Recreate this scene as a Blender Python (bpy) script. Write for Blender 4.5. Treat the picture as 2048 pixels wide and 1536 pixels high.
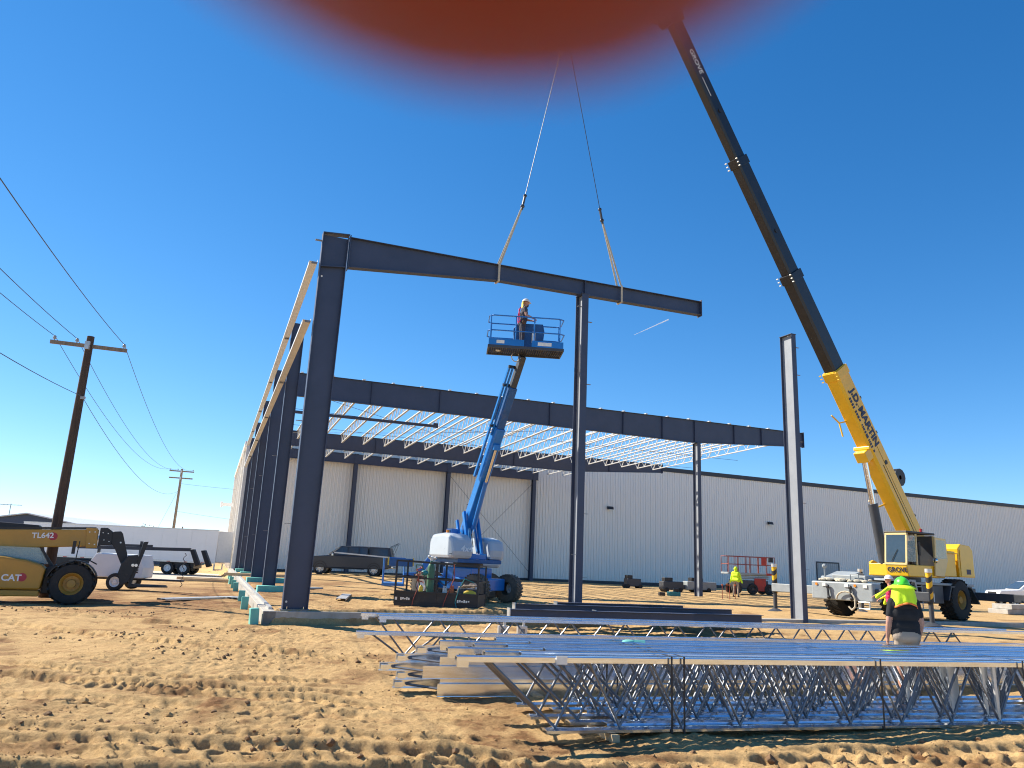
import bpy, bmesh, math, random
import numpy as np
from mathutils import Matrix, Vector, Euler

for o in list(bpy.data.objects):
    bpy.data.objects.remove(o, do_unlink=True)
scene = bpy.context.scene
COL = scene.collection
R = math.radians
random.seed(7)

# ------------------------------------------------------------------ camera
EYE = Vector((0, 0, 1.9))
PITCH, ROLL = R(13.3), R(2.6)
fwd = Vector((0, math.cos(PITCH), math.sin(PITCH)))
rt0 = Vector((1, 0, 0)); up0 = rt0.cross(fwd)
rt = rt0 * math.cos(ROLL) + up0 * math.sin(ROLL)
up = -rt0 * math.sin(ROLL) + up0 * math.cos(ROLL)
cam = bpy.data.cameras.new('camera')
cam_o = bpy.data.objects.new('camera', cam); COL.objects.link(cam_o)
cam_o.matrix_world = Matrix(((rt.x, up.x, -fwd.x, EYE.x), (rt.y, up.y, -fwd.y, EYE.y),
                             (rt.z, up.z, -fwd.z, EYE.z), (0, 0, 0, 1)))
cam.sensor_width = 36; cam.lens = 1500 / 2048 * 36
cam.clip_start = 0.002; cam.clip_end = 8000
cam.dof.use_dof = True; cam.dof.focus_distance = 24; cam.dof.aperture_fstop = 13.8
scene.camera = cam_o

# ------------------------------------------------------------------ sky, sun, exposure
SHOULDER, SKY_SAT, SKY_HUE, SKY_STR = 0.080, 1.27, 0.500, 0.15
SUN_AZ, SUN_EL = R(-66), R(40)          # azimuth from +Y towards +X
world = bpy.data.worlds.new('World'); scene.world = world; world.use_nodes = True
nt = world.node_tree; nt.nodes.clear()
wo = nt.nodes.new('ShaderNodeOutputWorld'); bg = nt.nodes.new('ShaderNodeBackground')
sky = nt.nodes.new('ShaderNodeTexSky'); sky.sky_type = 'NISHITA'; sky.sun_disc = False
sky.sun_elevation = SUN_EL; sky.sun_rotation = SUN_AZ
sky.altitude = 200; sky.air_density = 0.64; sky.dust_density = 0.0; sky.ozone_density = 5.0
hs = nt.nodes.new('ShaderNodeHueSaturation'); hs.inputs['Saturation'].default_value = SKY_SAT; hs.inputs['Hue'].default_value = SKY_HUE
# soft shoulder so the brightest air near the horizon keeps its blue, as a camera records it
sh_a = nt.nodes.new('ShaderNodeVectorMath'); sh_a.operation = 'MULTIPLY_ADD'
sh_a.inputs[1].default_value = (SHOULDER,) * 3; sh_a.inputs[2].default_value = (1, 1, 1)
sh_b = nt.nodes.new('ShaderNodeVectorMath'); sh_b.operation = 'DIVIDE'
nt.links.new(sky.outputs[0], sh_a.inputs[0]); nt.links.new(sky.outputs[0], sh_b.inputs[0]); nt.links.new(sh_a.outputs[0], sh_b.inputs[1])
nt.links.new(sh_b.outputs[0], hs.inputs['Color'])
nt.links.new(hs.outputs[0], bg.inputs['Color']); bg.inputs['Strength'].default_value = SKY_STR
nt.links.new(bg.outputs[0], wo.inputs['Surface'])
sun = bpy.data.lights.new('sun', 'SUN'); sun.energy = 5.0; sun.angle = R(0.53); sun.color = (1, 0.92, 0.79)
sun_o = bpy.data.objects.new('sun', sun); COL.objects.link(sun_o)
sdir = Vector((math.sin(SUN_AZ) * math.cos(SUN_EL), math.cos(SUN_AZ) * math.cos(SUN_EL), math.sin(SUN_EL)))
sun_o.rotation_euler = sdir.to_track_quat('Z', 'Y').to_euler()
scene.view_settings.view_transform = 'Standard'; scene.view_settings.look = 'None'
scene.view_settings.exposure = 0.92; scene.view_settings.gamma = 1.0
scene.view_settings.use_curve_mapping = False
scene.render.engine = 'CYCLES'
scene.cycles.filter_width = 1.1

# ------------------------------------------------------------------ materials
MATS = {}
def mat(name, col, rough=0.6, metal=0.0, var=0.12, scale=6.0, bump=0.0, bscale=60.0, coat=0.0, dirt=0.0,
        dirt_col=(0.30, 0.20, 0.11), spec=0.5, stretch=None, alpha=None, trans=0.0, sss=0.0, emit=None):
    if name in MATS: return MATS[name]
    m = bpy.data.materials.new(name); m.use_nodes = True
    n = m.node_tree.nodes; l = m.node_tree.links; p = n['Principled BSDF']
    tc = n.new('ShaderNodeTexCoord'); mp = n.new('ShaderNodeMapping')
    l.new(tc.outputs['Object'], mp.inputs['Vector'])
    if stretch: mp.inputs['Scale'].default_value = stretch
    nz = n.new('ShaderNodeTexNoise'); nz.inputs['Scale'].default_value = scale
    nz.inputs['Detail'].default_value = 5; nz.inputs['Roughness'].default_value = 0.62
    l.new(mp.outputs[0], nz.inputs['Vector'])
    rp = n.new('ShaderNodeValToRGB'); rp.color_ramp.elements[0].position = 0.3; rp.color_ramp.elements[1].position = 0.7
    lo = [c * (1 - var) for c in col]; hi = [min(1, c * (1 + var)) for c in col]
    rp.color_ramp.elements[0].color = (*lo, 1); rp.color_ramp.elements[1].color = (*hi, 1)
    l.new(nz.outputs['Fac'], rp.inputs['Fac'])
    last = rp.outputs['Color']
    if dirt > 0:
        n2 = n.new('ShaderNodeTexNoise'); n2.inputs['Scale'].default_value = 2.3; n2.inputs['Detail'].default_value = 8
        n2.inputs['Roughness'].default_value = 0.7
        l.new(tc.outputs['Object'], n2.inputs['Vector'])
        r2 = n.new('ShaderNodeValToRGB'); r2.color_ramp.elements[0].position = 0.62 - 0.3 * dirt
        r2.color_ramp.elements[1].position = 0.80 - 0.1 * dirt
        r2.color_ramp.elements[1].color = (min(1, dirt * 1.2),) * 3 + (1,)
        l.new(n2.outputs['Fac'], r2.inputs['Fac'])
        mx = n.new('ShaderNodeMixRGB'); mx.inputs['Color2'].default_value = (*dirt_col, 1)
        l.new(r2.outputs['Color'], mx.inputs['Fac']); l.new(last, mx.inputs['Color1']); last = mx.outputs['Color']
    l.new(last, p.inputs['Base Color'])
    rr = n.new('ShaderNodeMapRange'); rr.inputs['To Min'].default_value = max(0.02, rough - 0.08)
    rr.inputs['To Max'].default_value = min(1, rough + 0.08)
    l.new(nz.outputs['Fac'], rr.inputs['Value']); l.new(rr.outputs[0], p.inputs['Roughness'])
    p.inputs['Metallic'].default_value = metal; p.inputs['Specular IOR Level'].default_value = spec
    if coat: p.inputs['Coat Weight'].default_value = coat; p.inputs['Coat Roughness'].default_value = 0.12
    if trans: p.inputs['Transmission Weight'].default_value = trans
    if alpha is not None: p.inputs['Alpha'].default_value = alpha
    if sss:
        p.inputs['Subsurface Weight'].default_value = sss; p.inputs['Subsurface Radius'].default_value = (1.0, 0.22, 0.1)
        p.inputs['Subsurface Scale'].default_value = 0.008
    if emit: p.inputs['Emission Color'].default_value = (*emit, 1); p.inputs['Emission Strength'].default_value = 1
    if bump:
        nb = n.new('ShaderNodeTexNoise'); nb.inputs['Scale'].default_value = bscale; nb.inputs['Detail'].default_value = 6
        l.new(tc.outputs['Object'], nb.inputs['Vector'])
        bp = n.new('ShaderNodeBump'); bp.inputs['Strength'].default_value = bump; bp.inputs['Distance'].default_value = 0.02
        l.new(nb.outputs['Fac'], bp.inputs['Height']); l.new(bp.outputs[0], p.inputs['Normal'])
    MATS[name] = m
    return m

M = dict(
    steel=mat('primed_steel', (0.044, 0.057, 0.100), 0.5, 0.0, 0.14, 1.3, dirt=0.10, dirt_col=(0.13, 0.11, 0.09)),
    primer=mat('grey_primer', (0.26, 0.28, 0.31), 0.55, 0.0, 0.10, 1.5, dirt=0.1),
    webtube=mat('dull_steel_tube', (0.17, 0.175, 0.19), 0.38, 0.85, 0.15, 6),
    steel_edge=mat('mill_steel', (0.20, 0.20, 0.21), 0.5, 0.4, 0.2, 5),
    galv=mat('galvanised_steel', (0.76, 0.82, 0.90), 0.17, 0.97, 0.08, 9, stretch=(0.4, 4, 4)),
    galvdull=mat('galvanised_sheet', (0.62, 0.61, 0.58), 0.42, 0.6, 0.12, 4, dirt=0.12),
    galvroof=mat('galvanised_joist_paint', (0.70, 0.69, 0.66), 0.45, 0.35, 0.08, 4),
    panel=mat('ribbed_wall_sheet', (0.85, 0.83, 0.785), 0.42, 0.0, 0.05, 0.35, stretch=(1, 1, 0.15)),
    panelw=mat('white_wall_sheet', (0.74, 0.71, 0.66), 0.5, 0.0, 0.05, 0.5, dirt=0.08),
    trim=mat('dark_trim', (0.03, 0.035, 0.045), 0.5, 0.1),
    conc=mat('cast_concrete', (0.42, 0.39, 0.34), 0.9, 0, 0.2, 3, bump=0.35, bscale=40, dirt=0.35, dirt_col=(0.36, 0.26, 0.15)),
    foam=mat('teal_foam_board', (0.16, 0.50, 0.42), 0.8, 0, 0.1, 4, dirt=0.25),
    blue=mat('blue_paint', (0.012, 0.17, 0.52), 0.32, 0, 0.12, 3, coat=0.3, dirt=0.12, dirt_col=(0.12, 0.14, 0.17)),
    bluedk=mat('worn_blue_paint', (0.015, 0.09, 0.26), 0.45, 0, 0.18, 5, dirt=0.25),
    hood=mat('light_grey_hood', (0.46, 0.51, 0.56), 0.3, 0, 0.05, 2, coat=0.3, dirt=0.18, dirt_col=(0.30, 0.32, 0.35)),
    black=mat('black_paint', (0.018, 0.018, 0.02), 0.5, 0, 0.25, 5, dirt=0.18),
    rubber=mat('tyre_rubber', (0.028, 0.027, 0.026), 0.85, 0, 0.3, 8, bump=0.3, dirt=0.3, dirt_col=(0.12, 0.085, 0.05)),
    rubberdusty=mat('dusty_tyre_rubber', (0.12, 0.105, 0.085), 0.9, 0, 0.3, 8, bump=0.3, dirt=0.4),
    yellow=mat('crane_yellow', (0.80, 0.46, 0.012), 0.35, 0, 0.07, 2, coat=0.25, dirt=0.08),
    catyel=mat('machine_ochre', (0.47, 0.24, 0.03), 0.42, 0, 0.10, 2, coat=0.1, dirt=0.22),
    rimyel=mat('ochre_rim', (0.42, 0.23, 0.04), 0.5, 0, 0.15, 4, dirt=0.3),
    boomblk=mat('boom_black', (0.016, 0.017, 0.021), 0.42, 0, 0.25, 2, dirt=0.1, dirt_col=(0.05, 0.05, 0.055)),
    grey=mat('machine_grey', (0.30, 0.33, 0.34), 0.5, 0, 0.12, 3, dirt=0.3, dirt_col=(0.22, 0.19, 0.15)),
    greydk=mat('dark_machine_grey', (0.05, 0.055, 0.065), 0.5, 0, 0.15, 3, dirt=0.2),
    chrome=mat('cylinder_rod', (0.75, 0.72, 0.70), 0.18, 1.0, 0.05),
    glass=mat('tinted_glass', (0.045, 0.065, 0.08), 0.06, 0, 0.1, spec=0.8, coat=0.5),
    clear=mat('clear_window', (0.55, 0.68, 0.66), 0.04, 0, 0.02, alpha=0.32, spec=0.8),
    white=mat('white_paint', (0.80, 0.80, 0.79), 0.4, 0, 0.04, 2, dirt=0.10),
    trailer=mat('trailer_white', (0.78, 0.77, 0.76), 0.42, 0, 0.04, 0.6, dirt=0.10, dirt_col=(0.5, 0.48, 0.45)),
    cream=mat('cream_sticker', (0.80, 0.78, 0.70), 0.5),
    navy=mat('navy_lettering', (0.012, 0.02, 0.07), 0.5),
    redlab=mat('red_label', (0.42, 0.03, 0.05), 0.5),
    yellab=mat('yellow_label', (0.80, 0.55, 0.05), 0.5),
    red=mat('red_paint', (0.45, 0.035, 0.02), 0.5, 0, 0.15, 4, dirt=0.15),
    rust=mat('rusty_red_rail', (0.30, 0.06, 0.035), 0.6, 0, 0.2, 6, dirt=0.2),
    wood=mat('weathered_pole_wood', (0.075, 0.05, 0.036), 0.9, 0, 0.35, 4, stretch=(5, 5, 0.4), bump=0.5, bscale=25),
    wood2=mat('grey_pole_wood', (0.24, 0.19, 0.14), 0.9, 0, 0.3, 4, stretch=(5, 5, 0.4), bump=0.4, bscale=25),
    lumber=mat('pale_lumber', (0.55, 0.40, 0.23), 0.8, 0, 0.2, 3),
    wire=mat('wire', (0.05, 0.05, 0.055), 0.5, 0.3),
    rope=mat('webbing_sling', (0.50, 0.44, 0.33), 0.9, 0, 0.15, 12),
    green=mat('gas_bottle_green', (0.07, 0.17, 0.09), 0.45, 0, 0.15, 4, dirt=0.2),
    orange=mat('orange_plastic', (0.60, 0.13, 0.03), 0.5),
    jug=mat('white_jug', (0.72, 0.72, 0.68), 0.5, 0, 0.1),
    carpaint=mat('grey_car_paint', (0.030, 0.036, 0.046), 0.42, 0.0, 0.03, 1, coat=0.35),
    carwhite=mat('white_car_paint', (0.80, 0.80, 0.80), 0.28, 0.0, 0.02, 2, coat=0.6),
    alloy=mat('alloy_rim', (0.6, 0.6, 0.6), 0.3, 0.8, 0.1),
    lamp_red=mat('red_lens', (0.45, 0.01, 0.01), 0.2),
    lamp_amber=mat('amber_lens', (0.8, 0.25, 0.02), 0.2),
    lamp_clear=mat('clear_lens', (0.75, 0.77, 0.78), 0.1, 0.3),
    skin=mat('skin', (0.48, 0.25, 0.17), 0.55, 0, 0.08, 20, sss=0.1),
    finger=mat('backlit_finger_skin', (0.30, 0.026, 0.020), 0.5, 0, 0.05, 200, sss=1.0),  # red of daylight passing through the finger is put into the base colour
    tee=mat('black_shirt', (0.014, 0.014, 0.016), 0.9, 0, 0.3, 10, bump=0.4, bscale=14),
    khaki=mat('khaki_cloth', (0.36, 0.28, 0.21), 0.9, 0, 0.12, 9, bump=0.4, bscale=16),
    jean=mat('dark_work_cloth', (0.05, 0.05, 0.07), 0.9, 0, 0.35, 9, bump=0.3, bscale=16),
    hiviz=mat('fluorescent_yellow', (0.66, 0.92, 0.02), 0.75, 0, 0.06, 9, bump=0.25, bscale=20),
    hivgreen=mat('fluorescent_green_shell', (0.10, 0.75, 0.04), 0.35, 0, 0.05, 5, coat=0.3),
    hivorange=mat('orange_edge_tape', (0.90, 0.22, 0.04), 0.7),
    magenta=mat('magenta_cloth', (0.62, 0.03, 0.13), 0.8),
    hardhat=mat('white_hard_hat', (0.78, 0.77, 0.76), 0.35, 0, 0.04),
    boot=mat('brown_boot', (0.09, 0.05, 0.03), 0.8),
    hair=mat('dark_hair', (0.05, 0.03, 0.02), 0.7),
    shed=mat('blue_grey_sheeting', (0.05, 0.075, 0.13), 0.6, 0, 0.08, 0.3),
    shedroof=mat('pale_roof_sheet', (0.55, 0.58, 0.62), 0.5),
    leafred=mat('autumn_leaf', (0.24, 0.075, 0.05), 0.8, 0, 0.4, 2),
    bark=mat('bark', (0.07, 0.05, 0.04), 0.9),
    dark=mat('eye_black', (0.006, 0.006, 0.007), 0.9),  # plain near-black, colours the eyes
    insul=mat('insulator', (0.35, 0.36, 0.38), 0.3),
    teal=mat('teal_tool', (0.02, 0.20, 0.21), 0.5),
    cloud=mat('vapour', (0.9, 0.93, 0.97), 1.0, alpha=0.55),
)
# galvanised chords: real zinc with a faint streak
def stripes(name, c1, c2, scale, rot=(0, R(45), 0)):
    m = bpy.data.materials.new(name); m.use_nodes = True
    n = m.node_tree.nodes; l = m.node_tree.links; p = n['Principled BSDF']
    tc = n.new('ShaderNodeTexCoord'); mp = n.new('ShaderNodeMapping'); mp.inputs['Rotation'].default_value = rot
    wv = n.new('ShaderNodeTexWave'); wv.inputs['Scale'].default_value = scale; wv.wave_profile = 'SAW'
    rp = n.new('ShaderNodeValToRGB'); rp.color_ramp.interpolation = 'CONSTANT'
    rp.color_ramp.elements[0].color = (*c1, 1); rp.color_ramp.elements[1].color = (*c2, 1); rp.color_ramp.elements[1].position = 0.5
    l.new(tc.outputs['Object'], mp.inputs[0]); l.new(mp.outputs[0], wv.inputs['Vector']); l.new(wv.outputs['Fac'], rp.inputs['Fac'])
    l.new(rp.outputs[0], p.inputs['Base Color']); p.inputs['Roughness'].default_value = 0.5
    return m
M['hazard'] = stripes('hazard_stripes', (0.75, 0.42, 0.01), (0.02, 0.02, 0.02), 1.1)

def ground_mat():
    m = bpy.data.materials.new('sandy_soil'); m.use_nodes = True
    n = m.node_tree.nodes; l = m.node_tree.links; p = n['Principled BSDF']
    tc = n.new('ShaderNodeTexCoord')
    def noise(s, d=6, r=0.6):
        x = n.new('ShaderNodeTexNoise'); x.inputs['Scale'].default_value = s; x.inputs['Detail'].default_value = d
        x.inputs['Roughness'].default_value = r; l.new(tc.outputs['Object'], x.inputs['Vector']); return x
    def ramp(src, a, b, ca, cb):
        r = n.new('ShaderNodeValToRGB'); r.color_ramp.elements[0].position = a; r.color_ramp.elements[1].position = b
        r.color_ramp.elements[0].color = (*ca, 1); r.color_ramp.elements[1].color = (*cb, 1); l.new(src, r.inputs['Fac']); return r
    def mix(f, a, b):
        x = n.new('ShaderNodeMixRGB')
        l.new(f, x.inputs['Fac']); l.new(a, x.inputs['Color1']); l.new(b, x.inputs['Color2']); return x
    a = ramp(noise(0.5).outputs['Fac'], 0.35, 0.65, (0.45, 0.290, 0.130), (0.60, 0.405, 0.190))
    b = ramp(noise(7, 8, 0.7).outputs['Fac'], 0.3, 0.7, (0.40, 0.252, 0.112), (0.62, 0.420, 0.200))
    c = n.new('ShaderNodeMixRGB'); c.inputs['Fac'].default_value = 0.5
    l.new(a.outputs[0], c.inputs['Color1']); l.new(b.outputs[0], c.inputs['Color2'])
    # damp, darker, redder churned soil carried on a vertex attribute
    at = n.new('ShaderNodeAttribute'); at.attribute_name = 'damp'
    d = ramp(noise(3.0, 8, 0.7).outputs['Fac'], 0.35, 0.65, (0.13, 0.062, 0.028), (0.29, 0.155, 0.07))
    e = mix(at.outputs['Fac'], c.outputs[0], d.outputs[0])
    g = ramp(noise(38, 9, 0.78).outputs['Fac'], 0.32, 0.62, (0.66, 0.64, 0.60), (1.16, 1.16, 1.16))
    mm = n.new('ShaderNodeMixRGB'); mm.blend_type = 'MULTIPLY'; mm.inputs['Fac'].default_value = 1
    l.new(e.outputs[0], mm.inputs['Color1']); l.new(g.outputs[0], mm.inputs['Color2'])
    l.new(mm.outputs[0], p.inputs['Base Color'])
    p.inputs['Roughness'].default_value = 0.96; p.inputs['Specular IOR Level'].default_value = 0.15
    h1 = noise(13, 10, 0.8); h2 = noise(75, 5, 0.7)
    ad = n.new('ShaderNodeMath'); ad.operation = 'MULTIPLY_ADD'; ad.inputs[1].default_value = 0.3
    l.new(h2.outputs['Fac'], ad.inputs[0]); l.new(h1.outputs['Fac'], ad.inputs[2])
    bp = n.new('ShaderNodeBump'); bp.inputs['Strength'].default_value = 0.95; bp.inputs['Distance'].default_value = 0.032
    l.new(ad.outputs[0], bp.inputs['Height']); l.new(bp.outputs[0], p.inputs['Normal'])
    return m
M['soil'] = ground_mat()

# ------------------------------------------------------------------ mesh builder
def frame_m(o, x, y=None, z=None):
    """matrix with origin o and local X along x, Z near z"""
    x = Vector(x).normalized(); z = Vector(z if z is not None else (0, 0, 1))
    if abs(x.dot(z.normalized())) > 0.999: z = Vector((0, 1, 0))
    yv = z.cross(x).normalized(); zv = x.cross(yv)
    o = Vector(o)
    return Matrix(((x.x, yv.x, zv.x, o.x), (x.y, yv.y, zv.y, o.y), (x.z, yv.z, zv.z, o.z), (0, 0, 0, 1)))

class MB:
    def __init__(s, xf=None):
        s.v = []; s.f = []; s.xf = xf or Matrix()
    def add(s, vs, fs, m=None):
        k = len(s.v); t = s.xf @ m if m else s.xf
        s.v += [t @ Vector(p) for p in vs]; s.f += [tuple(k + i for i in f) for f in fs]
        return s
    def box(s, c, d, m=None, taper=None):
        x, y, z = d[0] / 2, d[1] / 2, d[2] / 2; tx, ty = taper or (1, 1)
        vs = [(-x, -y, -z), (x, -y, -z), (x, y, -z), (-x, y, -z), (-x * tx, -y * ty, z), (x * tx, -y * ty, z), (x * tx, y * ty, z), (-x * tx, y * ty, z)]
        fs = [(0, 3, 2, 1), (4, 5, 6, 7), (0, 1, 5, 4), (1, 2, 6, 5), (2, 3, 7, 6), (3, 0, 4, 7)]
        t = Matrix.Translation(Vector(c)); t = t @ m if m else t
        return s.add(vs, fs, t)
    def span(s, a, b):
        return s.box([(a[i] + b[i]) / 2 for i in range(3)], [abs(b[i] - a[i]) for i in range(3)])
    def bar(s, p, q, w, h, z=None):
        p, q = Vector(p), Vector(q); L = (q - p).length
        t = frame_m(p, q - p, z=z)
        return s.add([(0, -w / 2, -h / 2), (L, -w / 2, -h / 2), (L, w / 2, -h / 2), (0, w / 2, -h / 2), (0, -w / 2, h / 2), (L, -w / 2, h / 2), (L, w / 2, h / 2), (0, w / 2, h / 2)],
                     [(0, 3, 2, 1), (4, 5, 6, 7), (0, 1, 5, 4), (1, 2, 6, 5), (2, 3, 7, 6), (3, 0, 4, 7)], t)
    def tube(s, p, q, r, n=8, r2=None, cap=True):
        p, q = Vector(p), Vector(q); r2 = r if r2 is None else r2; L = (q - p).length; t = frame_m(p, q - p)
        vs = []; fs = []
        for i in range(n):
            a = 2 * math.pi * i / n; vs += [(0, r * math.cos(a), r * math.sin(a)), (L, r2 * math.cos(a), r2 * math.sin(a))]
        for i in range(n):
            j = (i + 1) % n; fs.append((2 * i, 2 * j, 2 * j + 1, 2 * i + 1))
        if cap: fs += [tuple(2 * i for i in range(n))[::-1], tuple(2 * i + 1 for i in range(n))]
        return s.add(vs, fs, t)
    def path(s, pts, r, n=6):
        for a, b in zip(pts, pts[1:]):
            s.tube(a, b, r, n)
        return s
    def prism(s, poly, t, m=None, axis='y'):
        """poly of (x, z) extruded over t=(y0,y1) (axis y), or (x,y) over z"""
        n = len(poly)
        A = sum(poly[i][0] * poly[(i + 1) % n][1] - poly[(i + 1) % n][0] * poly[i][1] for i in range(n))
        if A < 0: poly = poly[::-1]
        if axis == 'y': vs = [(x, t[0], z) for x, z in poly] + [(x, t[1], z) for x, z in poly]
        elif axis == 'x': vs = [(t[1], x, z) for x, z in poly] + [(t[0], x, z) for x, z in poly]
        else: vs = [(x, y, t[1]) for x, y in poly] + [(x, y, t[0]) for x, y in poly]
        fs = [tuple(range(n)), tuple(range(2 * n - 1, n - 1, -1))]
        for i in range(n):
            j = (i + 1) % n; fs.append((j, i, n + i, n + j))
        return s.add(vs, fs, m)
    def lathe(s, prof, o, ax, n=24):
        """prof of (along axis, radius)"""
        t = frame_m(o, ax); k = len(prof); vs = []; fs = []
        for i in range(n):
            a = 2 * math.pi * i / n
            vs += [(x, r * math.cos(a), r * math.sin(a)) for x, r in prof]
        for i in range(n):
            j = (i + 1) % n
            for q in range(k - 1):
                fs.append((i * k + q, j * k + q, j * k + q + 1, i * k + q + 1))
        return s.add(vs, fs, t)
    def sphere(s, c, r, n=12, m2=8, sc=(1, 1, 1), half=False):
        vs = []; fs = []
        top = m2
        for i in range(m2 + 1):
            th = (math.pi / 2 if half else math.pi) * i / m2
            for j in range(n):
                ph = 2 * math.pi * j / n
                vs.append((r * sc[0] * math.sin(th) * math.cos(ph), r * sc[1] * math.sin(th) * math.sin(ph), r * sc[2] * math.cos(th)))
        for i in range(m2):
            for j in range(n):
                k = (j + 1) % n; fs.append((i * n + j, (i + 1) * n + j, (i + 1) * n + k, i * n + k))
        return s.add(vs, fs, Matrix.Translation(Vector(c)))
    def mesh(s, name, smooth=False):
        me = bpy.data.meshes.new(name); me.from_pydata([tuple(v) for v in s.v], [], s.f); me.update()
        bm = bmesh.new(); bm.from_mesh(me)
        bmesh.ops.remove_doubles(bm, verts=bm.verts, dist=1e-5)
        bmesh.ops.dissolve_degenerate(bm, edges=bm.edges, dist=1e-6)
        bmesh.ops.recalc_face_normals(bm, faces=bm.faces)
        bm.to_mesh(me); bm.free()
        if smooth:
            me.polygons.foreach_set('use_smooth', [True] * len(me.polygons))
            try: me.set_sharp_from_angle(angle=R(38))
            except Exception: pass
        return me
    def build(s, name, m, parent=None, smooth=False, bevel=0):
        return link(name, s.mesh(name, smooth), m, parent, bevel)

def link(name, me, m=None, parent=None, bevel=0):
    if m is not None and not me.materials: me.materials.append(M[m] if isinstance(m, str) else m)
    o = bpy.data.objects.new(name, me); COL.objects.link(o)
    if parent: o.parent = parent
    if bevel:
        b = o.modifiers.new('bevel', 'BEVEL'); b.width = bevel; b.segments = 2; b.limit_method = 'ANGLE'; b.angle_limit = R(35)
    return o
def tag(o, label, cat, group=None):
    o['label'] = label; o['category'] = cat
    if group: o['group'] = group
    return o
def thing(name, label, cat, loc=(0, 0, 0), rz=0.0, group=None):
    o = bpy.data.objects.new(name, None); COL.objects.link(o); o.location = loc; o.rotation_euler = (0, 0, rz)
    o.empty_display_size = 0.2
    return tag(o, label, cat, group)
def struct(o):
    o['kind'] = 'structure'; return o
def stuff(o):
    o['kind'] = 'stuff'; return o
ORD = ['first', 'second', 'third', 'fourth', 'fifth', 'sixth', 'seventh', 'eighth', 'ninth', 'tenth', 'eleventh', 'twelfth',
       'thirteenth', 'fourteenth', 'fifteenth', 'sixteenth', 'seventeenth', 'eighteenth', 'nineteenth', 'twentieth',
       'twenty-first', 'twenty-second', 'twenty-third', 'twenty-fourth', 'twenty-fifth']
def text(s, size, xf, m, parent, name='lettering', bold=0.0, align='LEFT', shear=0.0):
    cu = bpy.data.curves.new('t', 'FONT'); cu.body = s; cu.size = size; cu.extrude = 0.004; cu.offset = bold
    cu.align_x = align; cu.shear = shear; cu.resolution_u = 3
    t = bpy.data.objects.new('t', cu); COL.objects.link(t)
    dg = bpy.context.evaluated_depsgraph_get(); me = bpy.data.meshes.new_from_object(t.evaluated_get(dg))
    bpy.data.objects.remove(t, do_unlink=True); bpy.data.curves.remove(cu)
    me.transform(xf); me.materials.clear()
    return link(name, me, m, parent)

def wheel(parent, c, ax, rad, wid, rimr, tm='rubber', rm='rimyel', lugs=0, lugh=0.03, n=36, deep=0.35, spokes=0):
    """tyre part with a rim sub-part; ax points outwards"""
    w = wid / 2; b = MB()
    b.lathe([(-w * .8, rimr), (-w * .98, rimr * 1.1), (-w, rad * .80), (-w * .86, rad * .95), (-w * .55, rad), (w * .55, rad), (w * .86, rad * .95),
             (w, rad * .80), (w * .98, rimr * 1.1), (w * .8, rimr)], c, ax, n)
    if lugs:
        t = frame_m(c, ax)
        for i in range(lugs):
            for sd in (-1, 1):
                a = 2 * math.pi * (i + (0.5 if sd > 0 else 0)) / lugs
                mm = t @ Matrix.Rotation(a, 4, 'X') @ Matrix.Translation((sd * w * .48, 0, rad + lugh * .25)) @ Matrix.Rotation(sd * 0.55, 4, 'Z')
                b.add(*boxvf(w * 1.02, rad * 0.135, lugh * 1.6), mm)
    ty = b.build('wheel', tm, parent, smooth=True)
    r = MB()
    r.lathe([(w * .80, rimr * 1.02), (w * .86, rimr * .96), (w * .70, rimr * .88), (w * .70 - deep * rimr, rimr * .70), (w * .70 - deep * rimr, rimr * .40),
             (w * .75, rimr * .36), (w * .80, 0.001)], c, ax, 28)
    t = frame_m(c, ax)
    for i in range(8):
        a = 2 * math.pi * i / 8
        r.add(*boxvf(0.03, rimr * .09, rimr * .09), t @ Matrix.Translation((w * .70 - deep * rimr + .015, math.cos(a) * rimr * .54, math.sin(a) * rimr * .54)))
    for i in range(spokes):
        a = 2 * math.pi * i / spokes
        r.add(*boxvf(0.03, rimr * .16, rimr * .72), t @ Matrix.Rotation(a, 4, 'X') @ Matrix.Translation((w * .74, 0, rimr * .6)))
    r.build('rim', rm, ty, smooth=True)
    return ty
def boxvf(x, y, z):
    x, y, z = x / 2, y / 2, z / 2
    return ([(-x, -y, -z), (x, -y, -z), (x, y, -z), (-x, y, -z), (-x, -y, z), (x, -y, z), (x, y, z), (-x, y, z)],
            [(0, 3, 2, 1), (4, 5, 6, 7), (0, 1, 5, 4), (1, 2, 6, 5), (2, 3, 7, 6), (3, 0, 4, 7)])

# ------------------------------------------------------------------ site grid: u along the long wall, v into the site
GA = R(22.7)
U = Vector((math.cos(GA), math.sin(GA), 0)); V = Vector((-math.sin(GA), math.cos(GA), 0)) + U * 0.033
G0 = Vector((-5.95, 21.2, 0))
def W(u, v, z=0.0): return G0 + U * u + V * v + Vector((0, 0, z))
Vn = Vector((-math.sin(GA), math.cos(GA), 0))
def inv_uv(x, y):
    dx = x - G0.x; dy = y - G0.y
    v = dx * Vn.x + dy * Vn.y; u = dx * U.x + dy * U.y - 0.033 * v
    return u, v

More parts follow.
